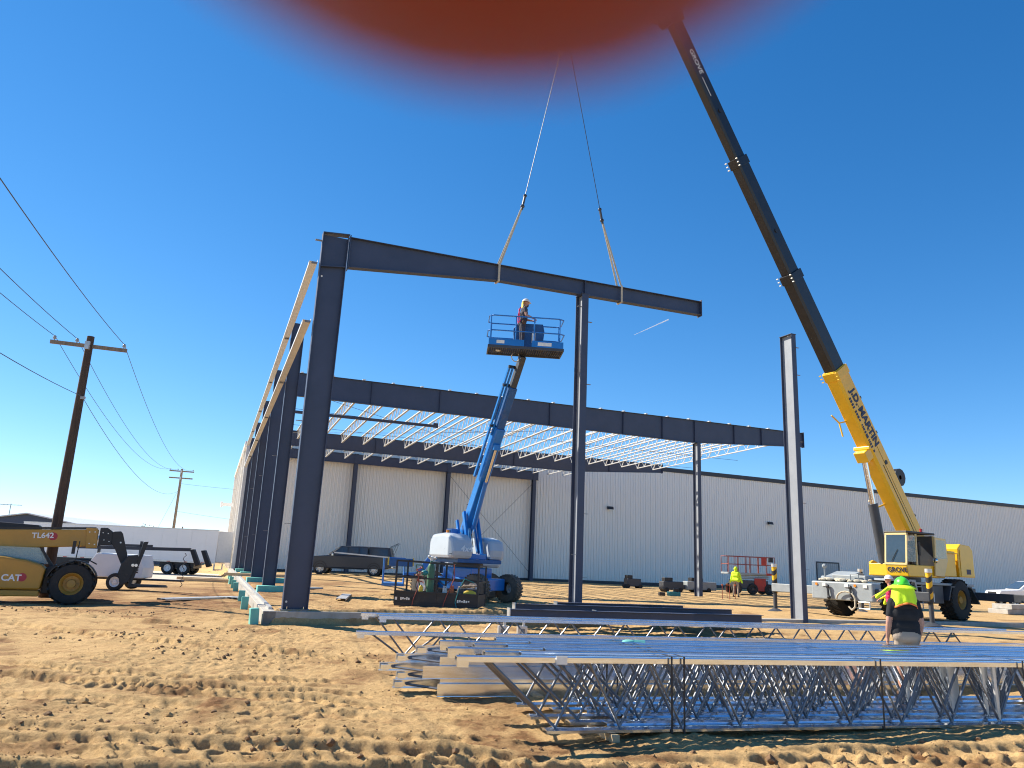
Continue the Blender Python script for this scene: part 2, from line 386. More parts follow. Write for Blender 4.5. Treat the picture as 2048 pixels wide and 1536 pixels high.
# ------------------------------------------------------------------ ground
_rs = np.random.RandomState(3); _tab = _rs.rand(4096)
def vnoise(x, y, seed=0):
    xi = np.floor(x).astype(np.int64); yi = np.floor(y).astype(np.int64); xf = x - xi; yf = y - yi
    sx = xf * xf * (3 - 2 * xf); sy = yf * yf * (3 - 2 * yf)
    def h(a, b): return _tab[((a * 374761393 + b * 668265263 + seed * 974711) ^ ((a * 668265263) >> 7)) & 4095]
    return (h(xi, yi) * (1 - sx) + h(xi + 1, yi) * sx) * (1 - sy) + (h(xi, yi + 1) * (1 - sx) + h(xi + 1, yi + 1) * sx) * sy - 0.5
def fbm(x, y, sc, octs, seed=0, gain=0.5):
    t = 0; a = 1
    for k in range(octs):
        t = t + a * vnoise(x * sc + 17.3 * k, y * sc - 9.1 * k, seed + k); sc *= 2.03; a *= gain
    return t
PT_OUT = np.array([(0, 4, 0), (0, 8, 0), (6, 12, .08), (-6, 10, 0), (-6, 15, -.02), (-3, 17.5, 0), (-8, 20, 0), (-14, 25.5, -.04), (-17, 26, -.08), (-15, 31, .1), (-11, 27, .05),
                   (-14, 40, 0), (-24, 60, -.46), (-32, 50, -.46), (-40, 60, -.5), (-28, 66, -.5), (-20, 57, -.44), (-27, 68, -.5), (-36, 66, -.5), (-36, 83, -.6), (-60, 100, -.6), (-15, 50, 0), (4, 15.5, .05), (10, 16, .1), (16, 24, .15), (24, 28, .15), (-200, 200, -.6), (200, 200, -.2), (0, 400, -.3), (-30, 20, -.2), (30, 15, .1)], float)
PT_IN = np.array([(-3.4, 24.5, .36), (-1, 24, .42), (0, 27, .48), (-3, 30, .5), (-5, 26, .34), (2, 25, .38), (10.7, 28.2, .22), (12.3, 34.5, .30), (16, 29, .30), (20, 34, .14), (22, 33, .16), (17, 33, .16), (13, 26, .18), (14, 47, .42), (16, 50, .56),
                  (-11, 55, .42), (-9, 55, .46), (-22, 62, .2), (0, 72, .2), (15, 80, .1), (36, 88, 0.0), (12, 48.3, .25), (39, 60, .25), (60, 100, 0), (5, 40, .4), (30, 40, .25), (30, 28, .2), (200, 200, -.2), (0, 400, -.3)], float)
def shep(x, y, P):
    num = 0; den = 0
    for px, py, pz in P:
        w = 1.0 / ((x - px) ** 2 + (y - py) ** 2 + 4.0) ** 1.5; num = num + w * pz; den = den + w
    return num / den
def sstep(a, b, x):
    t = np.clip((x - a) / (b - a), 0, 1); return t * t * (3 - 2 * t)
def gbase(x, y):
    x = np.asarray(x, float); y = np.asarray(y, float)
    u, v = inv_uv(x, y)
    wide = 0.2 + 4.0 * sstep(9, 16, u)
    ins = sstep(-.35, -.15, u) * sstep(-.2 - wide, -.15, v)
    ins = np.maximum(ins, sstep(9, 16, u) * sstep(-6, 0, v))
    return shep(x, y, PT_OUT) * (1 - ins) + shep(x, y, PT_IN) * ins
def gz(x, y): return float(gbase(np.array([x]), np.array([y]))[0])

TRACKS = [  # y = c0 + c1 x + c2 x^2, x range, half width, lug pitch, depth
    (7.55, 0.05, 0.004, -9, 1.2, .27, .30, .045), (8.05, 0.04, 0.003, -9, .8, .27, .30, .05), (8.75, 0.03, -0.004, -8, .2, .25, .27, .035),
    (9.6, -0.02, 0.012, -9, -.8, .28, .32, .03), (7.05, 0.10, 0.0, -6, 8, .26, .30, .07), (7.75, 0.17, 0.0, 1.2, 9, .30, .30, .05),
    (11.2, 0.10, .02, -9, -1.5, .24, .16, .040), (12.3, 0.22, .03, -10, -2, .24, .16, .038), (10.4, .05, .03, -8, -1, .24, .2, .035), (14.2, -.15, .02, -12, -2, .3, .3, .05), (8.2, .16, .0, 3, 9, .28, .28, .05)]
def gfine(x, y):
    near = 1 - sstep(22, 45, np.hypot(x, y))
    h = 0.12 * fbm(x, y, 0.45, 2, 1) * (0.4 + 0.6 * near)
    h = h + 0.034 * fbm(x, y, 2.1, 4, 5, 0.5) * near
    # clumpy churned patches
    churn = sstep(0.02, 0.30, fbm(x, y, 0.42, 2, 31)) 
    h = h + near * churn * 0.06 * np.abs(fbm(x, y, 4.2, 3, 41, 0.6))
    rid = 0.5 - np.abs(vnoise(x * 7.3, y * 7.3, 101)) * 1.0
    h = h + near * 0.020 * (rid - .38) * (0.3 + sstep(-.1, .25, fbm(x, y, .8, 2, 111)))
    h = h + near * 0.020 * (.3 - np.abs(vnoise(x * 17.0, y * 17.0, 121))) + near * 0.012 * fbm(x, y, 26.0, 1, 131)
    h = h + near * 0.02 * np.maximum(0, fbm(x, y, 6.5, 2, 52)) 
    for c0, c1, c2, xa, xb, hw, pit, dep in TRACKS:
        wob = 0.10 * vnoise(x * 0.7, x * 0.0 + c0 * 3.1, 77)
        o = y - (c0 + c1 * x + c2 * x * x) - wob
        inb = sstep(xa, xa + .8, x) * (1 - sstep(xb - .8, xb, x))
        core = (1 - sstep(hw * .82, hw * 1.05, np.abs(o)))
        ph = (x + np.abs(o) * 0.75 * np.where(o > 0, 1, 1) + 0.07 * vnoise(x * 3, y * 3, 90)) / pit
        saw = np.abs((ph - np.floor(ph)) - 0.35)
        lug = sstep(0.16, 0.27, saw)
        rough = 0.55 + 0.9 * (vnoise(x * 1.7, y * 1.7, 88) + .5)
        rim = np.exp(-((np.abs(o) - hw * 1.2) / (hw * .3)) ** 2)
        h = h + near * inb * (rim * dep * .7 * rough - core * dep * (0.5 + 0.9 * rough * lug))
    return h
RUTS = [(6.95, .045, -2.5, 4, .15, .09), (7.62, .115, -1.5, 9, .13, .10), (10.3, -.06, -9, -3, .2, .06), (16.5, .1, -12, -5, .3, .08), (19.0, -.12, -14, -7, .3, .09)]
_gf0 = gfine
def gfine(x, y):
    h = _gf0(x, y); near = 1 - sstep(26, 45, np.hypot(x, y))
    for c0, c1, xa, xb, hw, dep in RUTS:
        o = y - c0 - c1 * x + .16 * fbm(x, y, 1.1, 2, int(c0 * 10)) + .05 * fbm(x, y, 5.0, 2, 7)
        inb = sstep(xa, xa + 1.5, x) * (1 - sstep(xb - 1.5, xb, x)) * (0.35 + 1.1 * sstep(-.25, .2, fbm(x, y * .3, .8, 2, 15 + int(c0 * 7))))
        side = np.exp(-((o - hw * 1.5) / (hw * .75)) ** 2)
        h = h + near * inb * (-dep * .6 * (1 - sstep(hw * .7, hw * 1.1, np.abs(o))) + dep * .55 * side * (0.55 + 0.9 * (.5 - np.abs(vnoise(x * 9.0, y * 9.0, 19)) * 1.6 - np.abs(vnoise(x * 21.0, y * 21.0, 23)) * .8)))
    # footprints and scuffs: small sharp dents
    cell = .46; jx = np.floor(x / cell); jy = np.floor(y / cell)
    rx_ = vnoise(jx + .37, jy + .11, 201); ry_ = vnoise(jx + .71, jy + .53, 202); keep = vnoise(jx + .2, jy + .9, 203) > .12
    dx = x - (jx + .5 + rx_ * .5) * cell; dy = y - (jy + .5 + ry_ * .5) * cell
    d2 = (dx / .11) ** 2 + (dy / .055) ** 2
    h = h + near * keep * (-.016 * (1 - sstep(.5, 1.2, d2)) + .010 * np.exp(-(d2 - 1.9) ** 2))
    return h
def spaced(parts):
    out = []
    for a, b, st in parts:
        k = max(1, int(round((b - a) / st))); out += list(np.linspace(a, b, k, endpoint=False))
    return out
def grow(a, b, st, g=1.13):
    out = []; x = a
    while x < b: out.append(x); st *= g; x += st
    out.append(b); return out
xs = [-v for v in grow(26, 2500, 0.5)][::-1] + spaced([(-26, -12, .16), (-12, -7.0, .055), (-7.0, 7.6, .024), (7.6, 8.5, .04), (8.5, 13, .06), (13, 26, .16)]) + grow(26, 2500, .5)
ys = spaced([(-30, 2, 2.0), (2, 6.2, .2), (6.2, 9, .021), (9, 11, .027), (11, 14, .036), (14, 20, .055), (20, 30, .10), (30, 50, .25)]) + grow(50, 3000, .5)
xs = np.array(sorted(set(np.round(xs, 4)))); ys = np.array(sorted(set(np.round(ys, 4))))
gx, gy = np.meshgrid(xs, ys)
zb = gbase(gx.ravel(), gy.ravel()).reshape(gx.shape)
cutpt = [(-2.4, 24.3)]
zz = zb + gfine(gx, gy)
nx, ny = len(xs), len(ys)
me = bpy.data.meshes.new('ground')
me.vertices.add(nx * ny); me.vertices.foreach_set('co', np.stack([gx, gy, zz], -1).ravel().astype(np.float32))
ii = (np.arange(ny - 1)[:, None] * nx + np.arange(nx - 1)[None, :]).ravel()
quads = np.stack([ii, ii + 1, ii + nx + 1, ii + nx], -1)
nq = len(quads); me.loops.add(nq * 4); me.polygons.add(nq)
me.loops.foreach_set('vertex_index', quads.ravel().astype(np.int32))
me.polygons.foreach_set('loop_start', np.arange(0, nq * 4, 4, dtype=np.int32))
me.polygons.foreach_set('loop_total', np.full(nq, 4, np.int32))
me.polygons.foreach_set('use_smooth', np.ones(nq, bool))
damp = np.zeros_like(gx)
for cx, cy, rx, ry, k in [(-13, 29, 7, 5, .9), (-10, 24, 3, 2.5, .5), (-16, 24, 5, 2.0, .7), (-12, 38, 6, 8, .7), (-9.5, 30, 2.5, 5, .8)]:
    damp = np.maximum(damp, k * np.exp(-((gx - cx) / rx) ** 2 - ((gy - cy) / ry) ** 2))
damp = np.clip(damp * (1 + 1.4 * fbm(gx, gy, 0.7, 3, 60)) + (0.45 * sstep(.22, .5, fbm(gx, gy, 3.1, 3, 71)) + .35 * sstep(.1, .5, fbm(gx, gy, 9.0, 2, 73))) * (1 - sstep(24, 40, gy)) + 0.55 * sstep(.18, .42, fbm(gx, gy, .9, 3, 66)) * (1 - sstep(30, 60, gy)), 0, 1)
at = me.attributes.new('damp', 'FLOAT', 'POINT'); at.data.foreach_set('value', damp.ravel().astype(np.float32))
me.update(calc_edges=True); me.validate()
ground = struct(link('ground', me, 'soil'))

# loose clods lying on the sand
b = MB(); b2 = MB(); rr = random.Random(11)
def clod(b, x, y, s, z):
    vs = []; 
    base = [(1, 0, 0), (-1, 0, 0), (0, 1, 0), (0, -1, 0), (0, 0, 1), (0, 0, -1), (.6, .6, .55), (-.6, .6, .5), (.6, -.6, .55), (-.6, -.6, .6)]
    for p in base: vs.append([c * s * rr.uniform(.65, 1.25) for c in p])
    fs = [(0, 6, 8), (0, 2, 6), (0, 8, 3), (1, 9, 7), (1, 7, 2), (1, 3, 9), (4, 8, 6), (4, 6, 7), (4, 7, 9), (4, 9, 8), (2, 7, 6), (3, 8, 9), (5, 2, 0), (5, 0, 3), (5, 3, 1), (5, 1, 2)]
    b.add(vs, fs, Matrix.Translation((x, y, z)) @ Matrix.Rotation(rr.uniform(0, 6.3), 4, 'Z'))
pts = []
for i in range(9000):
    y = 6.3 + 12 * rr.random() ** 2.2; x = rr.uniform(-1, 1) * y * .74; pts.append((x, y, rr.choice([.004, .005, .006, .008, .011])))
for i in range(420):
    cy = 6.4 + 16 * rr.random() ** 1.8; cx = rr.uniform(-1, 1) * cy * .72
    for j in range(rr.choice([1, 2, 4, 7, 12])): pts.append((cx + rr.gauss(0, .22), cy + rr.gauss(0, .12), rr.choice([.006, .008, .010, .013, .020])))
for i in range(900):
    cx, cy = rr.choice([(-8.5, 17), (-5, 14.5), (-3.2, 15), (-11, 22), (-2, 8.2), (-4.5, 9), (1, 7.3), (-7, 19), (-14, 23), (6, 8.6), (3, 7.6)])
    pts.append((cx + rr.gauss(0, 1.1), max(6.3, cy + rr.gauss(0, .5)), rr.uniform(.008, .045) * rr.choice([.6, .8, 1, 1, 1.3])))
px = np.array([p[0] for p in pts]); py = np.array([p[1] for p in pts])
pz = gbase(px, py) + gfine(px, py)
for (x, y, s), z in zip(pts, pz): clod(b if rr.random() < .55 else b2, x, y, s, z - s * .1)
me = bpy.data.meshes.new('soil_clods'); me.from_pydata([tuple(v) for v in b.v], [], b.f); me.update()
o = stuff(link('soil_clods', me, 'soil')); tag(o, 'small clods of dry soil scattered over the sand', 'soil')
me = bpy.data.meshes.new('damp_clods'); me.from_pydata([tuple(v) for v in b2.v], [], b2.f); me.update()
o = stuff(link('damp_clods', me, mat('damp_soil', (0.20, 0.115, 0.055), .95, 0, .3, 9, bump=.6, bscale=50))); tag(o, 'small darker clods of damp soil scattered over the sand', 'soil')

# ------------------------------------------------------------------ long warehouse behind the site
def ribbed_panel(w=0.914, ribs=3, dep=0.075):
    """one wall sheet, unit high, front face towards -Y, ribs standing proud"""
    p = w / ribs; prof = []
    for i in range(ribs):
        x = i * p
        prof += [(x, 0), (x + p * .36, 0), (x + p * .44, -.014), (x + p * .56, -.014), (x + p * .64, 0), (x + p * .86, 0), (x + p * .90, -dep), (x + p * .96, -dep)]
    prof.append((w, 0))
    vs = []; fs = []
    for x, y in prof: vs += [(x, y, 0), (x, y, 1)]
    for i in range(len(prof) - 1): fs.append((2 * i, 2 * i + 2, 2 * i + 3, 2 * i + 1))
    m = bpy.data.meshes.new('wall_panel'); m.from_pydata(vs, [], fs); m.update(); return m
WB = W(-0.1, 45.6)
wh = thing('warehouse', 'long grey ribbed metal warehouse behind the new steel frame', 'building', (WB.x, WB.y, 0), GA)
pm = ribbed_panel(); pm.materials.append(M['panel'])
def wtop(u): return min(12.1, 10.85 + u * 0.075)
for i in range(122):
    u = i * 0.914
    o = link('wall_panel', pm, None, wh); o.location = (u, 0, -0.6); o.scale = (1, 1, wtop(u + .4) + .6)
b = MB()
b.prism([(0.05, 10.7), (17.0, 11.98), (112, 11.98), (112, 12.42), (17.0, 12.42), (0.05, 11.15)], (-.12, .3))
b.build('roof_trim', 'trim', wh, bevel=.01)
MB().span((0, .05, -0.6), (112, .25, 10.8)).build('wall_core', 'galvdull', wh)
MB().span((0, -.09, -.5), (112, -.05, .42)).build('base_trim', 'trim', wh)
b = MB(); b.prism([(1.2, 10.8), (17, 12.0), (112, 12.0), (112, 11.0), (1.2, 10.4)], (.3, 33)); b.build('roof', 'shedroof', wh)
# sunlit white side wall of the warehouse
pm2 = ribbed_panel(); pm2.materials.append(M['panelw'])
for i in range(36):
    o = link('side_panel', pm2, None, wh); o.rotation_euler = (0, 0, R(-91.9)); o.location = (.033 * (.2 + (i + 1) * .914), .2 + (i + 1) * .914, -.6); o.scale = (1, 1, 11.3)
MB().span((-.14, -.10, -.6), (.10, .10, 10.9)).build('corner_trim', 'panelw', wh, bevel=.01)
b = MB(); b.prism([(-.28, 0), (-.05, 0), (1.04, 33), (.81, 33)], (10.55, 10.9), axis='z'); b.build('gutter', 'panelw', wh)
for k in range(5):
    MB().span((-.24 + .033 * (4 + k * 7.2), 4 + k * 7.2, -.6), (-.10 + .033 * (4 + k * 7.2), 4.16 + k * 7.2, 10.55)).build('downspout', 'panelw', wh)
b = MB(); b.span((-1.1, 11, 5.9), (-.05, 11.25, 6.2)); b.span((-1.2, 10.9, 5.8), (-1.0, 11.4, 6.3)); b.build('vent_hood', 'white', wh)
for u, z in ((35.5, 7.5), (56.2, 7.2)):
    b = MB(); b.prism([(-.16, 0), (-.16, .32), (-.34, .26), (-.42, .02)], (u - .32, u + .32), axis='x', m=Matrix.Translation((0, 0, z)))
    l_ = b.build('wall_light', 'black', wh, bevel=.01)
    MB().box((u, -.30, z - .005), (.5, .2, .02)).build('lens', 'lamp_clear', l_)
# side door of the warehouse
b = MB(); b.span((63.0, -.07, .2), (66.2, -.055, 3.3)); dr = b.build('door', 'grey', wh)
b = MB(); b.span((62.85, -.10, .2), (63.0, -.04, 3.45)); b.span((66.2, -.10, .2), (66.35, -.04, 3.45)); b.span((63.0, -.10, 3.3), (66.2, -.04, 3.45)); b.build('door_frame', 'greydk', dr)

# ------------------------------------------------------------------ concrete foundation and foam forms
fw = thing('foundation_wall', 'low cast concrete foundation wall under the steel frame', 'foundation', tuple(G0), GA)
b = MB(); t = -0.4
b.box((17, -.12, -.16), (35, .34, 1.0)); b.build('front_run', 'conc', fw, bevel=.015)
o = MB()
o.prism([(-.50, -.29), (-.16, -.29), (1.33, 45), (.99, 45)], (-.66, .335), axis='z'); o.build('side_run', 'conc', fw, bevel=.012)
b = MB(); b.prism([(-.30, .4), (-.20, .4), (1.0, 36), (.9, 36)], (.335, .40), axis='z'); b.build('sill_channel', 'galvdull', fw)
for k, (v, du, ln) in enumerate([(-.15, -.70, .32), (4.6, -.75, .22), (8.2, -.72, .2), (15.5, -.72, .2), (19, -.72, .2), (24, -.72, .25), (28.5, -.7, .25)]):
    p = W(du, v); z = gz(p.x, p.y)
    o = MB().box((0, 0, 0), (.22, ln, .42)).build('foam_block', 'foam', None, bevel=.02)
    o.location = (p.x, p.y, z + .19); o.rotation_euler = (R(random.uniform(-4, 4)), R(random.uniform(-4, 4)), GA + R(random.uniform(-8, 8)))
    tag(o, ['teal foam block leaning at the near corner of the foundation wall', 'teal foam block by the foundation wall, second from the corner',
            'teal foam block by the foundation wall, third from the corner', 'teal foam block by the foundation wall, fourth from the corner',
            'teal foam block by the foundation wall, fifth from the corner', 'teal foam block by the foundation wall, sixth from the corner',
            'farthest teal foam block along the foundation wall'][k], 'foam block', 'foam blocks along the foundation')
for k, v in enumerate((8.6, 17.6, 26.6, 35.6)):
    p = W(.75, v); z = gz(p.x, p.y)
    o = MB().box((0, 0, 0), (1.9, .5, .30)).build('foam_form', 'foam', None, bevel=.015); o.location = (p.x, p.y, z + .06); o.rotation_euler = (0, 0, GA)
    tag(o, 'long teal foam form around the base of the %s side column' % ['second', 'third', 'fourth', 'farthest'][k], 'foam form', 'foam forms at the column bases')

# ------------------------------------------------------------------ steel columns
def plate(b, poly, y0, y1): b.prism(poly, (y0, y1))
def tapered_column(name, label, u, v, zb, zt, d0, d1, fl=.26, detail=True, group='tapered side columns'):
    p = W(u, v); t = thing(name, label, 'column', (p.x, p.y, zb), GA, group)
    h = zt - zb
    MB().prism([(.02, .03), (d0 - .02, .03), (d1 - .02, h - .02), (.02, h - .02)], (-.008, .008)).build('web', 'steel', t)
    MB().prism([(0, .03), (.022, .03), (.022, h), (0, h)], (-fl / 2, fl / 2)).build('outer_flange', 'steel', t)
    MB().prism([(d0 - .022, .03), (d0, .03), (d1, h), (d1 - .022, h)], (-fl / 2, fl / 2)).build('inner_flange', 'steel', t)
    MB().box((d0 / 2, 0, .015), (d0 + .12, fl + .1, .03)).build('base_plate', 'steel_edge', t)
    if detail:
        b = MB()
        for x in (.12, d0 - .12):
            for y in (-.1, .1): b.tube((x, y, .03), (x, y, .10), .016, 6)
        b.build('anchor_bolts', 'galv', t)
        b = MB(); b.tube((.10, -.012, .22), (.10, .0, .22), .03, 10); b.build('bolt_hole', 'cream', t)
        b = MB(); b.tube((.10, -.012, h - 1.35), (.10, .0, h - 1.35), .03, 10); b.build('bolt_hole', 'cream', t)
        for zc in (2.3, 5.2):
            MB().box((-.09, 0, zc), (.18, .08, .012)).build('girt_clip', 'steel_edge', t)
    return t
c1 = tapered_column('steel_column', 'nearest tapered dark blue-grey steel column, at the corner of the foundation', 0, 0, .35, 11.33, .68, .78)
# knee zone of the first frame: horizontal stiffener and connection plate
MB().prism([(.03, 9.90), (.76, 10.00), (.76, 10.03), (.03, 9.93)], (-.12, .12)).build('stiffener', 'steel', c1)
MB().prism([(.0, 10.98), (.80, 11.06), (.80, 11.09), (.0, 11.01)], (-.135, .135)).build('cap_plate', 'steel', c1)
MB().box((-.10, 0, 10.75), (.2, .1, .02)).build('eave_clip', 'steel_edge', c1)
for k, (v, nm) in enumerate(((9, 'second'), (18, 'third'), (27, 'fourth'), (36, 'fifth'), (44.6, 'last'))):
    tapered_column('steel_column', '%s tapered dark steel column along the left side line, counting from the near corner' % nm, 0, v, .35, 11.1, .46 if v % 18 else .62, .5 if v % 18 else .9, detail=(v < 30))

def h_column(label, u, v, zb, zt, d=.30, bf=.22, clips=(), group='straight interior columns'):
    """web along v, flanges facing the camera side and the far side"""
    p = W(u, v); t = thing('steel_column', label, 'column', (p.x, p.y, zb), GA, group); h = zt - zb
    MB().span((-.008, -d / 2 + .015, .03), (.008, d / 2 - .015, h)).build('web', 'primer', t)
    MB().span((-bf / 2, -d / 2 - .001, .03), (bf / 2, -d / 2 + .016, h)).build('flange', 'steel', t)
    MB().span((-bf / 2, d / 2 - .016, .03), (bf / 2, d / 2 + .001, h)).build('flange', 'steel', t)
    MB().box((0, 0, .015), (bf + .14, d + .12, .03)).build('base_plate', 'steel_edge', t)
    MB().box((0, 0, h + .008), (bf + .04, d + .04, .016)).build('cap_plate', 'steel', t)
    for zc, sd in clips:
        MB().box((sd * (bf / 2 + .07), -d / 2 + .02, zc), (.16, .07, .012)).build('girt_clip', 'steel_edge', t)
    return t
CL = [(1.2, 1), (3.2, 1), (5.4, 1), (7.5, 1), (9.7, 1), (10.2, -1), (1.9, -1)]
h_column('straight steel column under the lifted rafter, beside the blue lift', 8.95, 0, .30, 10.99, .46, .25, CL)
h_column('lone steel column without a rafter in front of the crane', 18.1, 0, .18, 11.0, .62, .22, [(1.9, 1), (4.3, 1), (6.6, 1), (9.2, 1), (10.3, 1), (10.7, -1)])
h_column('interior steel column under the second rafter, near the scissor lift', 26.6, 18, .2, 9.9, .50, .26)
h_column('far steel column under the third rafter, behind the nearest middle column', 27.0, 36, .1, 9.7, .5, .28)
for k, u in enumerate((9.1, 17.8, 26.6)):
    h_column('dark steel column against the warehouse wall, %s from the left' % ORD[k], u, 45.05, .15, 10.6, .40, .34, group='columns along the warehouse wall')

# ------------------------------------------------------------------ rafters
def rafter(label, v, top, bot, stiff, dz=0.0, bw=.24):
    """top/bot: lists of (u, z); plate girder in the frame plane"""
    p = W(0, v); t = thing('steel_rafter', label, 'rafter', (p.x, p.y, dz), GA, 'steel rafters')
    MB().prism(top + bot[::-1], (-.007, .007)).build('web', 'steel', t)
    b = MB()
    for (a, c) in zip(top, top[1:]): b.bar((a[0], 0, a[1] + .008), (c[0], 0, c[1] + .008), bw, .018)
    b.build('top_flange', 'steel', t)
    b = MB()
    for (a, c) in zip(bot, bot[1:]): b.bar((a[0], 0, a[1] - .008), (c[0], 0, c[1] - .008), bw, .018)
    b.build('bottom_flange', 'steel', t)
    def at(pl, u):
        for (a, c) in zip(pl, pl[1:]):
            if a[0] <= u <= c[0]: return a[1] + (c[1] - a[1]) * (u - a[0]) / (c[0] - a[0])
        return pl[-1][1]
    for u in stiff:
        MB().span((u - .008, -bw / 2 + .01, at(bot, u) + .01), (u + .008, bw / 2 - .01, at(top, u) - .01)).build('stiffener', 'steel', t)
    for e, pl in ((top[0][0], 0), (top[-1][0], -1)):
        MB().span((e - .012, -bw / 2 - .02, at(bot, e) - .07), (e + .012, bw / 2 + .02, at(top, e) + .07)).build('end_plate', 'steel', t)
    return t
r1 = rafter('tapered steel rafter held by slings on the near frame', 0, [(.83, 11.35), (13.9, 11.63)], [(.83, 10.40), (5.8, 10.93), (13.9, 11.14)], (9.0,))
top2 = [(.9, 11.05), (35.6, 11.52)]; bot2 = [(.9, 9.84), (26.4, 9.95), (35.6, 10.58)]
rafter('long steel rafter of the second frame behind the blue lift', 18, top2, bot2, (5.1, 9.0, 12.6, 15.9, 18.2, 21.0, 23.9, 26.4, 29.6, 31.9, 34.0))
rafter('far steel rafter of the third frame in front of the warehouse', 36, [(.9, 10.72), (35.6, 11.12)], [(.9, 9.62), (26.4, 9.75), (35.6, 10.42)], (9.0, 17.8, 20.8, 26.4, 30.0))
b = MB(); pE = W(0, 44.9); eb = thing('eave_beam', 'dark steel beam along the top of the warehouse wall columns', 'beam', (pE.x, pE.y, 0), GA)
MB().span((1.4, -.008, 9.75), (27.0, .008, 10.55)).build('web', 'steel', eb)
MB().span((1.4, -.11, 10.55), (27.0, .11, 10.57)).build('flange', 'steel', eb); MB().span((1.4, -.11, 9.73), (27.0, .11, 9.75)).build('flange', 'steel', eb)
sp = W(0, 24); st = thing('steel_strut', 'slim dark steel strut hung below the near roof joists at left', 'strut', (sp.x, sp.y, 0), GA)
MB().bar((1.4, 0, 10.05), (10.5, 0, 10.15), .16, .16).build('tube', 'steel', st); MB().box((10.5, 0, 10.2), (.3, .12, .3)).build('end_bracket', 'steel', st)

# ------------------------------------------------------------------ wall girts down the left side
def girt_mesh(L, w=.22, h=.075):
    b = MB(); b.span((-w, 0, 0), (0, L, .006)); b.span((-w, 0, -h), (-w + .006, L, 0)); b.span((-.006, 0, 0.006), (0, L, h))
    return b.mesh('girt')
for z, nm in ((10.40, 'upper'), (8.55, 'lower')):
    for k in range(5):
        p = W(-.06, 9 * k)
        t = thing('wall_girt', '%s row of pale metal wall girts, %s span from the near column' % (nm, ORD[k]), 'girt', (p.x, p.y, z), math.atan2(V.y, V.x) - R(90), 'pale wall girts')
        L = 9.02 if k < 4 else 8.6
        b = MB(); b.span((-.24, 0.01, 0), (0, L - .01, .008)); b.build('web', 'galvroof', t)
        b = MB(); b.span((-.248, 0.01, -.09), (-.24, L - .01, .008)); b.build('outer_lip', 'galvroof', t)
        b = MB(); b.span((-.008, 0.01, .008), (0, L - .01, .08)); b.build('inner_lip', 'galvroof', t)
        MB().box((-.10, .02, -.035), (.16, .05, .05)).build('clip', 'steel_edge', t)

# ------------------------------------------------------------------ roof joists
def joist_roof(L, depth, npan):
    """meshes in local coords, X along"""
    tc = MB(); tc.span((-.3, -.07, -.07), (L + .3, -.006, 0)); tc.span((-.3, .006, -.07), (L + .3, .07, 0))
    bc = MB(); p = L / npan
    bc.span((p * .5, -.06, -depth), (L - p * .5, -.006, -depth + .065)); bc.span((p * .5, .006, -depth), (L - p * .5, .06, -depth + .065))
    wb = MB()
    for i in range(npan):
        x0 = i * p; xm = x0 + p / 2; x1 = x0 + p
        wb.bar((x0, 0, -.03), (xm, 0, -depth + .03), .05, .05); wb.bar((xm, 0, -depth + .03), (x1, 0, -.03), .03, .03)
    return tc.mesh('top_chord'), bc.mesh('bottom_chord'), wb.mesh('web_bars')
JA = joist_roof(17.7, .80, 15); JB = joist_roof(8.4, .80, 7)
for m_ in JA + JB: m_.materials.append(M['galvroof'])
vr = math.atan2(V.y, V.x)
for row, (meshes, v0, n, nm) in enumerate(((JA, 18.15, 21, 'near'), (JB, 36.15, 21, 'far'))):
    for i in range(n):
        u = 1.35 + i * 1.64
        zt = 11.05 + (u - .9) * (0.47 / 34.7) + .075
        p = W(u, v0); z0 = zt; z1 = zt - .33 if row == 0 else zt - .45
        if row: z0 = zt - .33
        L = 17.7 if row == 0 else 8.4
        if row == 1 and i > 17: continue
        t = thing('roof_joist', 'pale open-web roof joist, %s from the left in the %s bay' % (ORD[i], nm), 'joist', (p.x, p.y, z0), 0, 'roof joists')
        t.rotation_euler = (0, -math.atan2(z1 - z0, L), vr)
        link('top_chord', meshes[0], None, t); link('bottom_chord', meshes[1], None, t); stuff(link('web_bars', meshes[2], None, t))
# bridging lines of tension wire under the near bay
b = MB()
for (ua, va, ub, vb) in ((2, 19, 20, 34), (20, 19, 2, 34), (1.3, 24, 35, 24.4), (1.3, 30, 35, 30.4)):
    P = [W(ua + (ub - ua) * k / 8, va + (vb - va) * k / 8, 10.25 - .12 * math.sin(math.pi * k / 8)) for k in range(9)]
    b.path(P, .012, 4)
tag(b.build('bracing_cables', 'wire'), 'thin cross bracing cables hanging under the near roof joists', 'cable')
b = MB(); b.path([W(17.9, 44.8, 9.4), W(26.4, 44.8, .9)], .014, 4); tag(b.build('bracing_rod', 'wire'), 'thin diagonal rod falling to the right across the warehouse wall', 'rod', 'wall cross bracing')
b = MB(); b.path([W(26.4, 44.75, 9.4), W(18.1, 44.75, .9)], .014, 4)
for k in range(14):
    a = k / 13 * 6.28 * 1.8; a2 = (k + 1) / 13 * 6.28 * 1.8
    b.tube(W(19.4 + .35 * math.cos(a), 44.7, 2.6 + .5 * math.sin(a)), W(19.4 + .35 * math.cos(a2), 44.7, 2.6 + .5 * math.sin(a2)), .02, 4)
tag(b.build('bracing_rod', 'wire'), 'thin diagonal rod with a coiled cable falling to the left across the warehouse wall', 'rod', 'wall cross bracing')

